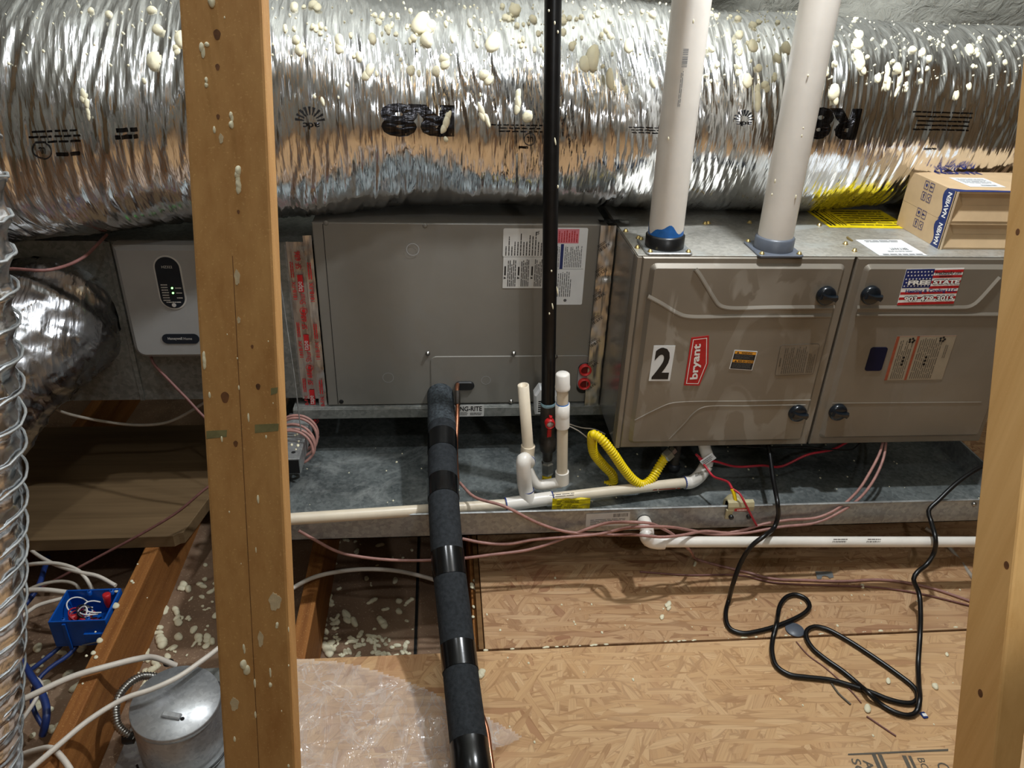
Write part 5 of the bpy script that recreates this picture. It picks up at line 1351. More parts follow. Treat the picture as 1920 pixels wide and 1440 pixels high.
# ---- white float switch on the coil drain port
fsw = thing('float_switch', 'white plastic float switch behind the gas pipe', 'switch', at(1022, 778, Y=0.19))
fq = face_y(0.20)
q = [(lambda p: (p[0], p[2]))(at(x, y, Y=0.17)) for x, y in ((1003, 778), (1044, 778), (1046, 742), (1040, 730), (1012, 728), (1002, 742))]
MB().prism(fq, q, 0.032, 0.005).build('housing', 'white_plastic', fsw)
c = at(1021, 724, Y=0.185); MB().lathe([(0.009, -0.012), (0.009, 0.004), (0.006, 0.006), (0, 0.007)], c, (0, 0, 1), 16).build('stem', 'white_plastic', fsw)
mb = MB(); fz = face_y(0.1678); p0 = at(1004, 776, Y=0.168)
for k in range(6): add_rect(mb, fz, p0[0]+0.006, p0[2]+0.006+0.006*k, p0[0]+0.016, p0[2]+0.006+0.006*k+rnd.uniform(0.002, 0.004), 0)
mb.build('switch_print', 'print_black', fsw)
sw_ = thing('wire', 'thin grey wire pair lying behind the capped riser', 'wire', at(1100, 805, Y=0.1))
MB().tube(path((1067, 795, 'y', 0.06), (1090, 802, 'y', 0.07), (1115, 805, 'y', 0.08), (1135, 814, 'y', 0.09)), 0.0016, 6).build('strand', 'romex_dirty', sw_)
MB().tube(path((1067, 799, 'y', 0.06), (1085, 808, 'y', 0.05), (1100, 820, 'y', 0.04), (1106, 825, 'y', 0.05)), 0.0016, 6).build('strand', 'romex_dirty', sw_)

# ---- lower drain pipe leaving the pan
lo = thing('drain_pipe', 'white plastic pipe leaving the pan outlet and running right above the floor', 'pipe', at(1240, 1016, Y=-0.19))
c0 = np.array([ho[0], PY0+0.01, ho[2]]); c1 = np.array([ho[0], -0.172, ho[2]]); e = at(1222, 1014, Y=-0.185)
MB().lathe([(0.0155, 0), (0.0165, 0.004), (0.0165, 0.018), (0.013, 0.02)], (ho[0], PY0-0.001, ho[2]), (0, -1, 0), 6, True, False).build('outlet_nut', 'pvc_white', lo)
MB().tube([c0, c1, c1+np.array([0.0, -0.008, -0.010]), at(1211, 1003, Y=-0.187), at(1217, 1013, Y=-0.187), at(1232, 1017, Y=-0.187), at(1245, 1017, Y=-0.187)], 0.0165, 20, 0.005).build('elbow', 'pvc_white', lo)
MB().tube([at(1243, 1016, Y=-0.187), at(1560, 1016, Y=-0.196), at(1960, 1016, Y=-0.207)], 0.0130, 20, 0.05).build('pipe', 'pvc_white', lo)
for x in (1562, 1626):
    pf = rect_px((x, 1010), (x+27, 1010), (x+27, 1017), (x, 1017), Y=-0.2125); mb = MB()
    for k in range(9): add_rect(mb, pf, pf.w*k/9, 0, pf.w*(k+rnd.uniform(0.3, 0.7))/9, pf.h*0.45, 0)
    add_lines(mb, pf, 0, pf.h*0.6, pf.w, pf.h, 1, False, 0.6, 0); mb.build('pipe_print', 'print_grey', lo)

# ================================================================== INSULATED REFRIGERANT LINE
ins_ = thing('refrigerant_line', 'thick black foam-insulated refrigerant line with glossy tape bands', 'pipe', at(885, 1440, Z=ZF))
IL = [dp(824, 716, 2.10), dp(826, 745, 2.045), dp(829, 800, 1.95), dp(830, 880, 1.83), dp(833, 960, 1.73), dp(839, 1040, 1.67), dp(848, 1120, 1.62), dp(857, 1200, 1.57), dp(868, 1300, 1.49), dp(880, 1400, 1.41), dp(886, 1450, 1.37), dp(900, 1560, 1.32)]
IP = spline(IL, 0.006); IR = 0.0352
iy = [720-F_PX*((p-CAM) @ UP)/((p-CAM) @ FWD) for p in IP]
def seg(y0, y1): return [p for p, y in zip(IP, iy) if y0 <= y <= y1]
bands = [(776, 803, 0), (815, 850, 1), (900, 938, 2), (1032, 1084, 3), (1208, 1262, 4), (1392, 1500, 5)]
edges = [690, 1700]
MB().tube(seg(690, 800), IR, 28, smooth_path=False).build('insulation', 'rubber_dusty', ins_)
MB().tube(seg(795, 1700), IR, 28, smooth_path=False).build('insulation', 'rubber_black', ins_)
for y0, y1, k in bands:
    s = seg(y0, y1)
    MB().tube(s, IR*(1.035 if k else 1.02), 28, smooth_path=False).build('tape_band', 'tape_black' if k else 'rubber_dusty', ins_)
# bare copper liquid line strapped to the right of it
cu = thing('copper_line', 'thin bare copper tube beside the insulated refrigerant line', 'pipe', at(860, 880, Y=-0.05))
cp = path((858, 721, 'y', 0.212), (857, 728, 'y', 0.19), (858, 760, 'y', 0.14))
for p, y in list(zip(IP, iy))[::9]:
    if y > 815: cp.append(p+RIGHT*(IR-(0.004 if y < 930 else 0.012 if y < 1330 else 0.001))+FWD*0.022+UP*(-0.004))
MB().tube(cp, 0.0056, 10, 0.01).build('tube', 'copper', cu)
_d = (cp[2]-cp[1])/np.linalg.norm(cp[2]-cp[1])
MB().lathe([(0.0074, 0.0), (0.0080, 0.02), (0.0072, 0.042)], cp[1]+_d*0.012, _d, 14).build('brazed_joint', 'iron', cu)

# ================================================================== FLOAT SWITCH ON THE PAN LIP
ps = thing('pan_switch', 'tan float switch clipped on the pan lip with a yellow wire nut', 'switch', at(1380, 960, Y=-0.14))
c = at(1378, 946, Y=-0.105)
MB().lathe([(0.028, -0.012), (0.029, 0.0), (0.0285, 0.004), (0.024, 0.015), (0.014, 0.024), (0.012, 0.024), (0.012, 0.016), (0, 0.016)], c, (0, -0.15, 1), 28).build('dome', 'switch_tan', ps)
a = at(1364, 944, Y=PY0)[0]; b = at(1412, 944, Y=PY0)[0]
mb = MB(); V = []; prof = [(-0.128, -0.086), (-0.128, -0.070), (-0.136, -0.064), (-0.146, -0.066), (-0.150, -0.076), (-0.150, -0.088)]
for x in (a, b):
    for y, z in prof: V.append((x, y, z))
    for y, z in prof[::-1]: V.append((x, y+(0.003 if y < -0.14 else 0), z-0.003))
n = len(prof)*2; mb.add(V, [(k, (k+1) % n, n+(k+1) % n, n+k) for k in range(n)]+[tuple(range(n))[::-1], tuple(range(n, 2*n))]); mb.build('clip', 'switch_tan', ps)
for x0, x1 in ((a, a+0.014),): MB().box((x0-0.003, x1), (-0.1505, -0.1435), (-0.112, -0.084), 0.002).build('clip_leg', 'switch_tan', ps)
fk = face_y(-0.1504); MB().prism(fk, [(a+0.016, -0.0875), (b-0.012, -0.0875), (b-0.012, -0.080), (a+0.016, -0.080)], 0.0006).build('red_label', 'print_red', ps)
mb = MB(); add_lines(mb, fk, a+0.022, -0.086, b-0.015, -0.0815, 1, False, 0.7, 0.0009); mb.build('label_print', 'print_white', ps)
for x in (a+0.010, b-0.010): MB().lathe([(0.006, 0), (0.006, 0.006), (0.003, 0.008), (0, 0.008)], (x, -0.1505, -0.103), (0, -1, 0), 14).build('clamp_screw', 'black_plastic', ps)
MB().tube(path((1373, 917, 'y', -0.125), (1376, 925, 'y', -0.13), (1380, 942, 'y', -0.137)), 0.0048, 10, 0.004).build('wire_nut', 'gas_yellow', ps)
rw = thing('red_wire', 'red low-voltage wire from the drain elbow to the pan switch', 'wire', at(1340, 870, Y=0.0))
MB().tube(path((1310, 858, 'y', 0.0), (1322, 874, 'y', -0.01), (1337, 893, 'y', -0.04), (1352, 899, 'y', -0.07), (1366, 905, 'y', -0.10), (1373, 917, 'y', -0.124)), 0.0032, 8, 0.006).build('strand', 'wire_red', rw)
MB().tube(path((1374, 917, 'y', -0.126), (1386, 925, 'y', -0.14), (1396, 942, 'y', -0.155), (1405, 960, 'y', -0.157), (1413, 975, 'y', -0.156), (1419, 986, 'y', -0.154)), 0.0026, 8, 0.006).build('strand', 'wire_red', rw)
rw2 = thing('red_wire', 'red wire sagging below the furnace doors', 'wire', at(1450, 874, Y=0.02))
MB().tube(path((1305, 852, 'y', 0.0), (1318, 862, 'y', 0.0), (1340, 865, 'y', 0.0), (1380, 875, 'y', 0.01), (1430, 873, 'y', 0.01), (1463, 875, 'y', 0.015), (1513, 853, 'y', 0.02), (1563, 842, 'y', 0.03), (1590, 828, 'y', 0.04)), 0.0032, 8, 0.008).build('strand', 'wire_red', rw2)
bk = thing('black_wire', 'thin black wire hanging just under the furnace edge', 'wire', at(1500, 838, Y=0.02))
MB().tube(path((1380, 836, 'y', 0.02), (1440, 839, 'y', 0.02), (1510, 838, 'y', 0.02), (1560, 843, 'y', 0.02), (1600, 842, 'y', 0.02), (1614, 828, 'y', 0.03)), 0.0022, 6, 0.01).build('strand', 'cord_black', bk)
tgq = rect_px((1312, 865), (1337, 848), (1341, 860), (1320, 874), Y=-0.008)
wt = thing('wire_tag', 'small white printed tag tied to the drain elbow', 'tag', tgq.o)
label_part('tag_sheet', tgq, 'label_white', wt); mb = MB(); add_lines(mb, tgq, tgq.w*0.1, tgq.h*0.15, tgq.w*0.9, tgq.h*0.85, 3, False, 0.35); mb.build('tag_print', 'print_black', wt)

# ================================================================== BLACK POWER CORD
cord = thing('power_cord', 'long black power cord looping on the OSB floor below the furnace', 'cord', at(1450, 1260, Z=ZF))
zf = ZF+0.0065
def c3(pp, z=zf): return [(1280+x/3, 960+y/3, 'z', z) for x, y in pp]
CP = [(1438, 825, 'y', 0.03), (1443, 850, 'y', 0.0), (1450, 900, 'y', -0.08), (1458, 945, 'y', -0.158), (1459, 968, 'y', -0.162), (1452, 988, 'y', -0.172), (1433, 1005, 'y', -0.215), (1410, 1023, 'y', -0.222), (1390, 1053, 'y', -0.225), (1375, 1093, 'y', -0.24)]
CP += c3([(258, 500), (243, 560), (247, 620), (270, 660), (340, 682), (420, 672), (520, 645)])+c3([(560, 630), (620, 605), (690, 565), (714, 530), (695, 490), (640, 465), (590, 475), (550, 520), (534, 590)], zf)+c3([(526, 640)], zf+0.012)
CP += c3([(510, 700), (503, 790), (530, 870), (600, 915), (700, 930), (830, 945), (940, 975), (1060, 1015), (1160, 1055), (1240, 1074), (1290, 1075), (1318, 1055), (1316, 1010), (1290, 975), (1200, 905), (1050, 800), (900, 705), (800, 655), (740, 645), (700, 665), (695, 705), (730, 765), (800, 825), (900, 895), (990, 970)])
CP += c3([(1050, 1022)], zf+0.012)+c3([(1110, 1078), (1190, 1125), (1270, 1145), (1315, 1125)])+c3([(1332, 1060)], zf+0.012)+c3([(1328, 960), (1325, 850)])
CP += [(1725, 1190, 'z', zf+0.03), (1726, 1147, 'y', -0.335), (1723, 1112, 'y', -0.29), (1713, 1086, 'y', -0.27), (1720, 1073, 'y', -0.26), (1738, 1058, 'y', -0.245), (1752, 1035, 'y', -0.232), (1754, 1010, 'y', -0.226), (1745, 975, 'y', -0.175), (1741, 958, 'y', -0.158), (1760, 938, 'y', -0.145), (1795, 905, 'y', -0.12), (1840, 876, 'y', -0.09), (1900, 860, 'y', -0.05)]
MB().tube(path(*CP), 0.0056, 10, 0.008).build('cable', 'cord_black', cord)

# ================================================================== THERMOSTAT CABLES
def cable(name, label, pts, r, mat, cat='cable', step=0.012, group=None):
    P = path(*pts); o = thing(name, label, cat, P[len(P)//2], group)
    MB().tube(P, r, 8, step).build('jacket', mat, o); return o
zl = ZF+0.004
cable('thermostat_cable', 'brown thermostat cable sagging from the pan corner across the joist bays', [(560, 995, 'y', -0.155), (590, 1012, 'y', -0.155), (635, 1035, 'y', -0.16), (690, 1046, 'y', -0.165), (765, 1051, 'y', -0.17), (865, 1047, 'y', -0.17), (923, 1040, 'y', -0.17), (990, 1031, 'y', -0.165), (1040, 1016, 'y', -0.16), (1080, 1000, 'y', -0.158), (1103, 991, 'y', -0.158), (1137, 981, 'y', -0.158), (1183, 979, 'y', -0.205), (1217, 981, 'y', -0.205), (1240, 990, 'y', -0.18), (1263, 1003, 'y', -0.168), (1292, 1030, 'y', -0.165), (1310, 1050, 'z', zl), (1347, 1060, 'z', zl), (1397, 1072, 'z', zl), (1447, 1085, 'z', zl), (1513, 1088, 'z', zl), (1580, 1090, 'z', zl), (1647, 1087, 'z', zl), (1697, 1092, 'z', zl), (1747, 1103, 'z', zl), (1813, 1125, 'z', zl), (1880, 1150, 'z', zl)], 0.0036, 'wire_pink')
cable('thermostat_cable', 'pink thermostat cable running behind the copper tube to the furnace', [(862, 905, 'y', -0.05), (890, 932, 'y', -0.11), (945, 949, 'y', -0.152), (1007, 980, 'y', -0.156), (1057, 996, 'y', -0.158), (1114, 1002, 'y', -0.16), (1160, 1003, 'y', -0.165), (1195, 1003, 'y', -0.215), (1240, 1007, 'y', -0.215), (1275, 1004, 'y', -0.205), (1323, 996, 'y', -0.165), (1363, 999, 'y', -0.158), (1397, 993, 'y', -0.156), (1430, 983, 'y', -0.152), (1480, 975, 'y', -0.150), (1530, 971, 'y', -0.150), (1565, 957, 'y', -0.148), (1607, 922, 'y', -0.10), (1633, 882, 'y', -0.05), (1650, 848, 'y', -0.01), (1657, 820, 'y', 0.03)], 0.0036, 'wire_pink')
cable('thermostat_cable', 'pink thermostat cable twisted with its twin along the pan front', [(867, 1010, 'y', -0.15), (907, 1018, 'y', -0.156), (953, 1020, 'y', -0.158), (1000, 1012, 'y', -0.158), (1060, 1007, 'y', -0.162), (1126, 1001, 'y', -0.165), (1160, 993, 'y', -0.17), (1195, 988, 'y', -0.212), (1252, 988, 'y', -0.20), (1298, 995, 'y', -0.165), (1340, 1002, 'y', -0.162), (1400, 999, 'y', -0.160), (1463, 988, 'y', -0.156), (1530, 980, 'y', -0.154), (1575, 960, 'y', -0.150), (1613, 933, 'y', -0.11), (1640, 897, 'y', -0.06), (1657, 857, 'y', -0.015), (1662, 820, 'y', 0.03)], 0.0036, 'wire_pink')
cable('thermostat_cable', 'thin brown cable lying on the floor right of the black cord', [(1200, 1072, 'z', zl), (1285, 1078, 'z', zl), (1390, 1079, 'z', zl), (1450, 1092, 'z', zl), (1560, 1098, 'z', zl), (1640, 1101, 'z', zl), (1720, 1112, 'z', zl), (1813, 1134, 'z', zl), (1880, 1150, 'z', zl)], 0.0022, 'wire_brown')
cable('thermostat_cable', 'dull pink cable below the zone control panel', [(283, 668, 'y', 0.22), (287, 680, 'y', 0.21), (317, 713, 'y', 0.20), (350, 747, 'y', 0.18), (383, 782, 'y', 0.16), (440, 830, 'y', 0.14)], 0.0036, 'wire_brown')
cable('thermostat_cable', 'brown cable slanting over the edge of the dark plywood', [(470, 860, 'y', 0.10), (390, 913, 'y', 0.04), (333, 960, 'y', 0.02), (267, 1000, 'y', 0.01), (187, 1043, 'y', 0.0), (123, 1077, 'y', -0.02), (60, 1110, 'y', -0.05)], 0.0034, 'wire_brown')
cable('thermostat_cable', 'red-brown cable hanging before the lower duct', [(5, 505, 'y', 0.0), (25, 504, 'y', 0.0), (83, 507, 'y', 0.0), (127, 497, 'y', 0.05), (160, 480, 'y', 0.10), (178, 463, 'y', 0.14), (200, 440, 'y', 0.2)], 0.0036, 'wire_brown')
cable('electrical_cable', 'grey cable sagging in the dark gap under the plenum', [(100, 765, 'y', 0.16), (127, 776, 'y', 0.2), (200, 791, 'y', 0.26), (260, 797, 'y', 0.28), (313, 792, 'y', 0.28), (380, 757, 'y', 0.25), (430, 720, 'y', 0.22)], 0.004, 'romex_dirty')

# ================================================================== HANGER AND STRUT
hg = thing('hanger_cable', 'thin steel hanger cable running down beside the left stud', 'cable', at(569, 848, Y=0.10))
MB().tube(path((505, 380, 'y', 0.15), (527, 540, 'y', 0.14), (542, 640, 'y', 0.13), (552, 707, 'y', 0.12), (562, 790, 'y', 0.11), (569, 848, 'y', 0.10), (571, 868, 'y', 0.095)), 0.0014, 6, 0.03).build('strand', 'galvanized', hg)
ss = thing('strut', 'galvanized square steel strut under the coil rail beside the stud', 'strut', at(555, 885, Y=0.0))
f0_ = at(541, 889, Y=0.02); f1_ = at(565, 889, Y=0.02); hgt = at(541, 861, Y=0.02)[2]-f0_[2]
w_ = f1_[0]-f0_[0]
mb = MB().box((f0_[0]-0.03, f1_[0]), (0.02, 0.24), (f0_[2], f0_[2]+hgt), 0.002); mb.build('tube', 'galvanized', ss)
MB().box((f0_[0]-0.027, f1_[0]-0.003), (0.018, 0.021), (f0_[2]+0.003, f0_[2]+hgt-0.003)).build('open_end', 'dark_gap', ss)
cc = at(549, 853, Y=0.04); MB().lathe([(0.0055, 0), (0, 0.0005)], (cc[0], 0.05, f0_[2]+hgt), (0, 0, 1), 14).build('bolt_hole', 'dark_gap', ss)
for k in range(6): put_blob(ss, (rnd.uniform(f0_[0], f1_[0]), rnd.uniform(0.04, 0.15), f0_[2]+hgt), (0, 0, 1), rnd.uniform(0.002, 0.006), 1, (0, 1, 0), 1, 'foam_spot')
wc = thing('cable_coil', 'loops of pink cable wound round the steel strut', 'cable', at(565, 830, Y=0.1))
P = []
cz = f0_[2]+hgt/2
for k in range(5*24):
    a = 2*PI*k/24; yy = 0.075+0.022*(k/24.0)+0.010*math.sin(a*0.37)
    P.append((f0_[0]+0.002+0.052*math.cos(a)*(1+0.06*math.sin(k*0.13)), yy+0.012*math.sin(a), cz+0.004+0.048*math.sin(a)*(1+0.08*math.cos(k*0.11))))
MB().tube(P, 0.0036, 8, 0.01).build('loops', 'wire_pink', wc)

# ================================================================== PLYWOOD BOARD
pw = thing('plywood_board', 'dark worn plywood board lying across the joists under the duct', 'board', (-1.4, 0.3, ZJ))
a = at(43, 1005, Z=-0.28); b = at(352, 978, Z=-0.28); c = at(400, 803, Z=-0.28)
q = [(-2.2, 0.045), (-1.128, 0.052), (-1.118, 0.062), (-1.106, 0.066), (-1.098, 0.10), (-1.06, 0.30), (-1.02, 0.60), (-2.2, 0.60)]
MB().prism(face_z(ZJ+0.001), q, 0.036, 0.002).build('panel', 'plywood', pw)

# ================================================================== WHITE AND BLUE CABLES
zj = ZJ+0.006
cable('electrical_cable', 'white electrical cable crossing the joist to the can light', [(-40, 1345, 'z', zj-0.03), (40, 1313, 'z', zj+0.01), (133, 1270, 'z', zj+0.015), (200, 1250, 'z', zj+0.015), (260, 1235, 'z', zj-0.01), (290, 1233, 'z', -0.36), (330, 1248, 'z', -0.40)], 0.0068, 'romex')
cable('electrical_cable', 'white electrical cable arching over the can light behind the stud', [(20, 1475, 'z', -0.30), (60, 1440, 'z', -0.295), (110, 1397, 'z', -0.288), (167, 1350, 'z', -0.283), (233, 1310, 'z', -0.278), (283, 1293, 'z', -0.275), (333, 1270, 'z', -0.275), (377, 1240, 'z', -0.28), (410, 1215, 'z', -0.285), (480, 1150, 'z', -0.29), (552, 1101, 'z', -0.295), (590, 1082, 'z', -0.30), (640, 1071, 'z', -0.31), (690, 1067, 'z', -0.325), (740, 1070, 'z', -0.35), (777, 1077, 'z', -0.38), (811, 1086, 'z', -0.40), (860, 1105, 'z', -0.45)], 0.0055, 'romex')
zc = -0.33
cable('electrical_cable', 'white cable rising behind the blue box to the joist top', [(5, 950, 'z', zc), (27, 990, 'z', zc), (53, 1027, 'z', zc+0.01), (100, 1057, 'z', zc+0.02), (150, 1073, 'z', zc+0.03), (183, 1080, 'z', zc+0.03), (217, 1098, 'z', zc+0.022)], 0.0048, 'romex')
cable('electrical_cable', 'white cable entering the far side of the blue box', [(5, 1072, 'z', zc), (40, 1062, 'z', zc), (67, 1057, 'z', zc+0.02), (110, 1057, 'z', zc+0.03), (147, 1070, 'z', zc+0.03), (163, 1087, 'z', zc+0.02), (173, 1106, 'z', zc-0.01)], 0.0048, 'romex')
cable('electrical_cable', 'grey-white cable curving down behind the blue box corner', [(5, 1130, 'z', zc), (40, 1113, 'z', zc), (73, 1097, 'z', zc+0.005), (117, 1090, 'z', zc+0.005), (143, 1097, 'z', zc), (150, 1110, 'z', zc-0.02)], 0.0042, 'romex_dirty')
cable('electrical_cable', 'thick white cable meeting the blue box rim from the left', [(5, 1116, 'z', zc), (40, 1108, 'z', zc+0.004), (83, 1106, 'z', zc+0.008), (128, 1111, 'z', zc+0.004)], 0.006, 'romex')
cable('electrical_cable', 'white cable reaching the left wall of the blue box', [(5, 1180, 'z', zc-0.01), (40, 1157, 'z', zc), (67, 1137, 'z', zc+0.005), (117, 1122, 'z', zc+0.01)], 0.0048, 'romex')
cable('electrical_cable', 'white cable bending at the lower left corner over the joist', [(0, 1425, 'z', -0.38), (35, 1417, 'z', -0.36), (67, 1407, 'z', -0.335), (97, 1403, 'z', -0.31), (113, 1417, 'z', -0.305), (130, 1440, 'z', -0.305), (145, 1470, 'z', -0.31)], 0.006, 'romex')
cable('electrical_cable', 'white cable strand crossing the blue cables near the spiral duct', [(20, 1380, 'z', -0.42), (45, 1345, 'z', -0.40), (68, 1310, 'z', -0.385), (78, 1285, 'z', -0.39), (60, 1268, 'z', -0.40), (20, 1260, 'z', -0.42)], 0.0045, 'romex')
cable('electrical_cable', 'blue cable dropping from the left underside of the blue box', [(126, 1192, 'z', -0.385), (118, 1207, 'z', -0.40), (83, 1237, 'z', -0.41), (57, 1257, 'z', -0.42), (20, 1285, 'z', -0.44)], 0.0052, 'cable_blue')
cable('electrical_cable', 'blue cable curving down from the right underside of the blue box', [(150, 1192, 'z', -0.385), (146, 1206, 'z', -0.395), (130, 1227, 'z', -0.405), (93, 1253, 'z', -0.41), (70, 1277, 'z', -0.415), (60, 1310, 'z', -0.42), (65, 1335, 'z', -0.43), (82, 1364, 'z', -0.45)], 0.0052, 'cable_blue')
cable('electrical_cable', 'thick blue cable bundle near the lower left corner', [(10, 1205, 'z', -0.38), (40, 1240, 'z', -0.38), (60, 1270, 'z', -0.38), (77, 1297, 'z', -0.385), (87, 1327, 'z', -0.39), (86, 1352, 'z', -0.40), (80, 1378, 'z', -0.43)], 0.008, 'cable_blue')
cable('electrical_cable', 'dark blue cable above the blue box beside the spiral duct', [(90, 1045, 'z', -0.36), (83, 1067, 'z', -0.35), (70, 1103, 'z', -0.35), (43, 1137, 'z', -0.36), (10, 1165, 'z', -0.38)], 0.007, 'cable_blue')

# ================================================================== BLUE ELECTRICAL BOX
bb = thing('electrical_box', 'open blue plastic junction box full of wires nailed to the joist', 'box', (-1.283, -0.155, -0.39))
X0, X1, Y0, Y1, Zr, Zb = -1.335, -1.2085, -0.208, -0.104, -0.310, -0.385
t = 0.004
mb = MB().box((X0, X1), (Y0, Y0+t), (Zb, Zr), 0.001); mb.box((X0, X1), (Y1-t, Y1), (Zb, Zr), 0.001); mb.box((X0, X0+t), (Y0+t, Y1-t), (Zb, Zr), 0.001); mb.box((X1-t, X1), (Y0+t, Y1-t), (Zb, Zr), 0.001); mb.box((X0, X1), (Y0, Y1), (Zb-t, Zb), 0.001)
for x in (X0+0.03,): mb.box((x, x+0.008), (Y0-0.004, Y0), (Zb-0.012, Zr-0.006), 0.001)
mb.build('shell', 'box_blue', bb)
MB().box((X0+0.072, X1-0.004), (Y0-0.006, Y0), (Zb+0.012, Zb+0.038), 0.001).build('nail_bracket', 'box_blue', bb)
for x, y in ((X0+0.03, Y0+0.008), (X0+0.085, Y0+0.008), (X0+0.055, Y1-0.008), (X1-0.02, Y1-0.008)): MB().lathe([(0.005, -0.01), (0.005, 0.001), (0.002, 0.0012)], (x, y, Zr), (0, 0, 1), 12, False).build('screw_boss', 'box_blue', bb)
MB().tube([(X0+0.066, Y0-0.012, Zb+0.010), (X1+0.01, Y0-0.006, Zb+0.022)], 0.0016, 6).build('nail', 'steel', bb)
r5 = random.Random(55)
for k in range(15):
    cx, cy = r5.uniform(X0+0.03, X1-0.04), r5.uniform(Y0+0.025, Y1-0.03); a0 = r5.uniform(0, 6.3); R0 = r5.uniform(0.014, 0.026); z0 = r5.uniform(-0.36, -0.335)
    P = [(cx+R0*math.cos(a0+s), min(max(cy+R0*math.sin(a0+s), Y0+0.009), Y1-0.009), z0+0.02*math.sin(s*0.8)) for s in np.linspace(0, 3.6, 8)]
    MB().tube(P, 0.0018, 6, 0.005).build('wire', ('print_white', 'cord_black', 'print_white', 'wire_red')[k % 4], bb)
def nut(p, d, L=0.026): 
    o = MB().lathe([(0.0040, 0), (0.0075, L*0.35), (0.0088, L*0.75), (0.0092, L), (0.006, L)], p, d, 10).build('wire_nut', 'nut_red', bb)
nut((X1-0.028, Y1-0.026, -0.345), (0.05, 0.1, 1), 0.038)
for p, d in (((X0+0.055, Y0+0.045, -0.335), (-0.8, -0.5, 0.1)), ((X0+0.085, Y0+0.028, -0.34), (-1, 0.1, 0.1)), ((X0+0.115, Y0+0.022, -0.342), (-1, 0.05, 0.1)), ((X0+0.05, Y0+0.022, -0.345), (0.9, 0.2, 0.2))): nut(p, d, 0.03)

# ================================================================== RECESSED CAN LIGHT
can = thing('recessed_light', 'round steel recessed light housing with a flat lid between joists', 'light fixture', (-1.0, -0.43, ZD))
CC = np.array([-0.996, -0.425, ZD]); cax = np.array([0.05, -0.07, 1.0]); cax /= np.linalg.norm(cax); CR = 0.085
MB().lathe([(CR*1.03, 0.006), (CR*1.03, 0.158), (CR*1.02, 0.160)], CC, cax, 48, False).build('housing', 'can_steel', can)
lid = MB().lathe([(CR*1.02, 0.158), (CR*1.045, 0.159), (CR*1.045, 0.170), (CR*1.03, 0.173), (0, 0.1735)], CC, cax, 48, False).build('lid', 'can_steel', can)
u_ = np.array([1, 0.02, -0.05]); fL = Fr(CC+cax*0.1735, u_, np.cross(cax, u_))
tb = fL.pt(0, 0); fL2 = Fr(fL.pt(-0.018, -0.038), fL.u*0.97-fL.v*0.22, fL.v)
MB().prism(fL2, [(0, 0), (0.038, 0), (0.038, 0.013), (0, 0.013)], 0.008, 0.002).build('lid_tab', 'can_steel', lid)
MB().prism(fL2, circ(0.042, 0.0055, 0.0042, 14), 0.0008).build('tab_hole', 'dark_gap', lid)
mb = MB(); V = []
MB().box((-1.135, -0.86), (-0.60, -0.27), (ZD+0.001, ZD+0.004), 0.001).build('mounting_plate', 'galvanized', can)
MB().box((-1.03, -0.865), (-0.325, -0.255), (ZD+0.004, ZD+0.062), 0.002).build('wiring_box', 'galvanized_dull', can)
MB().box((-0.945, -0.935), (-0.335, -0.328), (ZD+0.05, ZD+0.10), 0.001).build('spring_arm', 'black_plastic', can)
_k = at(316, 1243, Z=ZD+0.062); MB().lathe([(0.012, 0), (0.012, 0.001), (0, 0.0012)], (_k[0], _k[1], ZD+0.0622), (0, 0, 1), 18).build('knockout', 'dark_gap', can)
MB().tube([CC+cax*0.152+np.array([-0.03, 0.086, -0.02]), CC+np.array([-0.095, 0.075, 0.15]), CC+np.array([-0.125, 0.03, 0.145]), CC+np.array([-0.118, -0.015, 0.115]), CC+np.array([-0.088, -0.03, 0.085])], 0.0085, 12, 0.0012, True, True, corr(0.0085, 0.0055)).build('flexible_conduit', 'steel', can)
MB().lathe([(0.011, -0.008), (0.013, 0), (0.013, 0.014)], CC+np.array([-0.100, -0.028, 0.085]), (1, 0.1, 0), 14).build('conduit_connector', 'black_plastic', can)
_w = []
for k in range(22):
    a = 0.1-k*0.13; _w.append(CC+np.array([0.098*math.cos(a), 0.098*math.sin(a), 0.03-0.0003*k]))
MB().tube(_w, 0.0025, 6, 0.01).build('black_lead', 'cord_black', can)
_k = at(392, 1424, Z=ZD+0.02); MB().sphere(_k, 0.009, 12).build('lead_knob', 'black_plastic', can)

# ================================================================== FOAM CRUMBS IN THE JOIST BAYS
fc_ = thing('foam_crumbs', 'hardened cream foam droplets scattered over the drywall between joists', 'foam', (-0.6, 0.0, ZD), kind='stuff')
r6 = random.Random(8)
def crumbs(n, px, py, smin, smax, Z=ZD):
    for _ in range(n):
        x, y = r6.uniform(*px), r6.uniform(*py); p = at(x, y, Z=Z+0.001); s = r6.uniform(smin, smax)
        put_blob(fc_, p, (r6.uniform(-0.1, 0.1), r6.uniform(-0.1, 0.1), 1), s, r6.randrange(10), (0, 1, 0), r6.uniform(0.7, 1.5), 'foam_crumb', r6.uniform(0, 6))
crumbs(46, (592, 775), (1010, 1215), 0.003, 0.010); crumbs(50, (596, 770), (1196, 1232), 0.004, 0.009); crumbs(24, (596, 640), (1090, 1230), 0.005, 0.010)
crumbs(46, (290, 410), (1075, 1235), 0.003, 0.011); crumbs(26, (60, 160), (1200, 1440), 0.006, 0.016); crumbs(12, (250, 300), (1225, 1290), 0.005, 0.012)
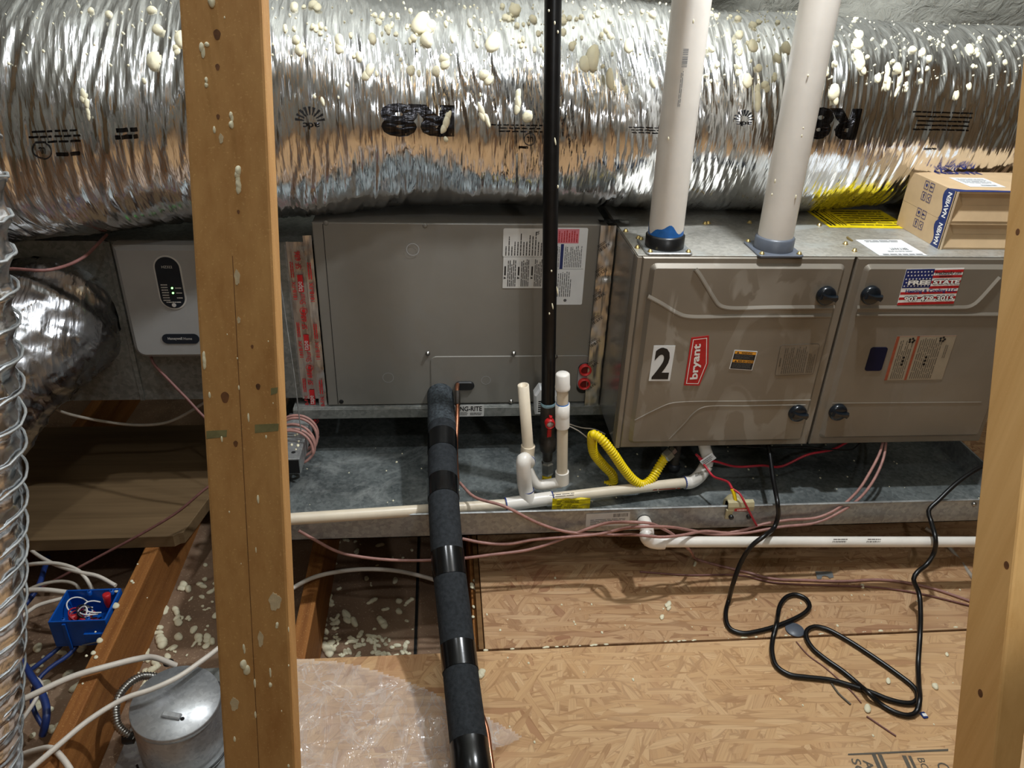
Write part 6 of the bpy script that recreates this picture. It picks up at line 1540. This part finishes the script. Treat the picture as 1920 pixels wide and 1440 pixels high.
for (x, y, s, k, st) in [(652, 1158, 0.016, 8, 1.4), (715, 1165, 0.014, 9, 1.2), (748, 1128, 0.012, 2, 1), (748, 1147, 0.010, 3, 1), (772, 1124, 0.009, 2, 1), (618, 1085, 0.012, 7, 1), (612, 1215, 0.016, 9, 1.2), (345, 1100, 0.016, 8, 1), (372, 1195, 0.014, 2, 1), (335, 1195, 0.012, 3, 1), (302, 1200, 0.018, 9, 1), (390, 1198, 0.014, 8, 1), (292, 1245, 0.014, 7, 1), (330, 1145, 0.013, 7, 1.2), (385, 1060, 0.008, 2, 1.3), (1040, 0, 0, 0, 0)]:
    if s: p = at(x, y, Z=ZD+0.001); put_blob(fc_, p, (0, 0, 1), s, k, (0, 1, 0), st, 'foam_crumb', 0.5)
for (x, y, s) in [(219, 1108, 0.008), (217, 1137, 0.011), (187, 1202, 0.009), (175, 1225, 0.007), (180, 1233, 0.006), (162, 1230, 0.004), (247, 1090, 0.005), (250, 1093, 0.004), (258, 1058, 0.003), (155, 1282, 0.003), (276, 1121, 0.002), (179, 1185, 0.003)]:
    p = at(x, y, Z=ZJ+0.0005); put_blob(floor, p, (0, 0, 1), s, 2, (0, 1, 0), 1.1, 'foam_spot', 0.3)
for (x, y, s, k) in [(886, 1099, 0.008, 8), (888, 1138, 0.0045, 1), (887, 1157, 0.005, 2), (896, 1105, 0.005, 3), (890, 1090, 0.006, 7), (898, 1212, 0.003, 1)]:
    p = at(x, y, Z=ZJ+0.004); put_blob(floor, p, (0, 0, 1), s, k, (0, 1, 0), 1.1, 'foam_spot', 0.3)

# ================================================================== LOOSE THINGS ON THE OSB
def loose(name, label, cat, px, py, build, group=None):
    p = at(px, py, Z=ZF); o = thing(name, label, cat, (p[0], p[1], ZF), group); build(o, p); return o
def disc(o, p): MB().lathe([(0.021, 0.0), (0.022, 0.0015), (0.021, 0.003), (0, 0.003)], (p[0], p[1], ZF+0.0006), (0, 0, 1), 26).build('disc', 'grey_plastic', o)
loose('plastic_disc', 'grey plastic disc lying on the seam under the cord loop', 'disc', 1490, 1182, disc)
def brk(o, p):
    f = Fr((p[0]-0.024, p[1]-0.012, ZF+0.001), (1, 0.05, 0.0), (0, 1, 0.15))
    MB().prism(f, [(0, 0), (0.012, 0), (0.017, 0.008), (0.024, 0.009), (0.031, 0.006), (0.034, 0), (0.046, 0.002), (0.050, 0.020), (0.006, 0.024)], 0.0012).build('plate', 'debris_metal', o)
loose('metal_bracket', 'small bent metal bracket on the floor behind the black cord', 'bracket', 1545, 1080, brk)
def chip(o, p): MB().prism(Fr((p[0]-0.006, p[1]-0.008, ZF+0.0008), (1, 0.15, 0), (-0.1, 1, 0.02)), rrect(0, 0, 0.012, 0.015, 0.002), 0.0012).build('chip', 'print_blue', o); MB().box((p[0]-0.004, p[0]+0.005), (p[1]-0.003, p[1]+0.004), (ZF+0.002, ZF+0.0026)).build('chip_mark', 'print_white', o)
loose('blue_chip', 'tiny blue and white plastic chip beside the cord end', 'scrap', 1733, 1342, chip)
for lab, P, r, mt in [('long thin brown splinter crossing under the cord', [(1493, 1203), (1515, 1228), (1545, 1250), (1575, 1276), (1600, 1300), (1615, 1318)], 0.0014, 'wire_brown'), ('dark curved splinter below the cord', [(1558, 1280), (1572, 1300), (1595, 1321)], 0.0022, 'print_dim'), ('pale brown splinter at the lower right of the floor', [(1625, 1343), (1650, 1360), (1680, 1380)], 0.0018, 'wire_brown')]:
    pts = [(x, y, 'z', ZF+0.002) for x, y in P]
    cable('splinter', lab, pts, r, mt, 'splinter', 0.01)
for px, py, s, st, k, lab in [(1665, 1278, 0.0065, 1.8, 2, 'oblong cream foam pellet inside the long cord loop'), (1626, 1330, 0.009, 1.7, 2, 'largest oblong cream foam pellet below the cord'), (1753, 1288, 0.008, 1.0, 3, 'round white foam pellet near the right stud'), (1617, 1100, 0.007, 1.0, 1, 'round white foam pellet behind the cord near the metal bracket'), (1775, 1228, 0.005, 1.6, 2, 'small cream foam pellet above the others by the right stud'), (1303, 1058, 0.006, 1.4, 7, 'small foam pellet below the outlet elbow'), (1253, 1135, 0.009, 1.1, 8, 'crumpled white scrap in the middle of the back sheet'), (903, 1263, 0.012, 0.8, 9, 'white scrap touching the insulated line'), (1241, 1158, 0.006, 1.3, 3, 'pale foam pellet near the floor seam')]:
    p = at(px, py, Z=ZF); o = thing('foam_pellet', lab, 'foam', (p[0], p[1], ZF)); put_blob(o, (p[0], p[1], ZF+0.001), (0, 0, 1), s, k, (0.6, 1, 0), st, 'pellet')
r7 = random.Random(77)
for _ in range(60):
    p = at(r7.uniform(905, 1800), r7.choice((r7.uniform(1080, 1190), r7.uniform(1080, 1190), r7.uniform(1190, 1420))), Z=ZF)
    put_blob(floor, (p[0], p[1], ZF+0.0003), (0, 0, 1), r7.uniform(0.001, 0.0034), r7.randrange(5), (0, 1, 0), 1.1, 'foam_spot')
for _ in range(34):
    x = r7.uniform(910, 1800); y = 1222+(x-905)*(1178-1222)/901.0
    p = at(x, y-1, Z=ZF); put_blob(floor, (p[0], p[1]+0.003, ZF-0.001), (0, 0, 1), r7.uniform(0.0015, 0.004), r7.randrange(10), (1, 0, 0), 1.5, 'foam_spot')
# a strap and a block under the pan at the right
st_ = thing('white_strap', 'pale strap slanting under the pan by the right stud', 'strap', at(1790, 1050, Z=ZF))
MB().tube([at(1735, 990, Y=-0.02), at(1765, 1010, Y=-0.05), at(1795, 1045, Y=-0.10), at(1825, 1085, Z=ZF+0.004)], 0.005, 8, 0.02).build('strap', 'romex_dirty', st_)

# ================================================================== PLASTIC SHEET
ps_ = thing('plastic_sheet', 'crumpled clear plastic sheet on the floor beside the left stud', 'plastic', at(700, 1340, Z=ZF))
edge_px = [(500, 1250), (560, 1238), (640, 1243), (720, 1262), (790, 1290), (850, 1320), (905, 1340), (950, 1365), (985, 1384), (965, 1402), (930, 1420), (905, 1470), (880, 1520), (560, 1560), (480, 1540)]
E_ = [at(x, y, Z=ZF)[:2] for x, y in edge_px]
def inside(x, y):
    c = False; n = len(E_)
    for i in range(n):
        x1, y1 = E_[i]; x2, y2 = E_[i-1]
        if (y1 > y) != (y2 > y) and x < (x2-x1)*(y-y1)/(y2-y1)+x1: c = not c
    return c
xs = np.arange(min(e[0] for e in E_), max(e[0] for e in E_), 0.006); ys = np.arange(min(e[1] for e in E_), max(e[1] for e in E_), 0.006)
idx = {}; V = []; Fc = []
for i, x in enumerate(xs):
    for j, y in enumerate(ys):
        if inside(x, y):
            h = 0.004+0.016*float(ridge(np.array([x*7+y*5]), np.array([y*9-x*3]))[0])**3+0.007*float(ridge(np.array([x*19-y*8]), np.array([y*22]))[0])**2
            idx[(i, j)] = len(V); V.append((x, y, ZF+h))
for (i, j) in idx:
    if (i+1, j) in idx and (i, j+1) in idx and (i+1, j+1) in idx: Fc.append((idx[(i, j)], idx[(i+1, j)], idx[(i+1, j+1)], idx[(i, j+1)]))
MB().add(V, Fc, True).build('film', 'plastic_film', ps_)
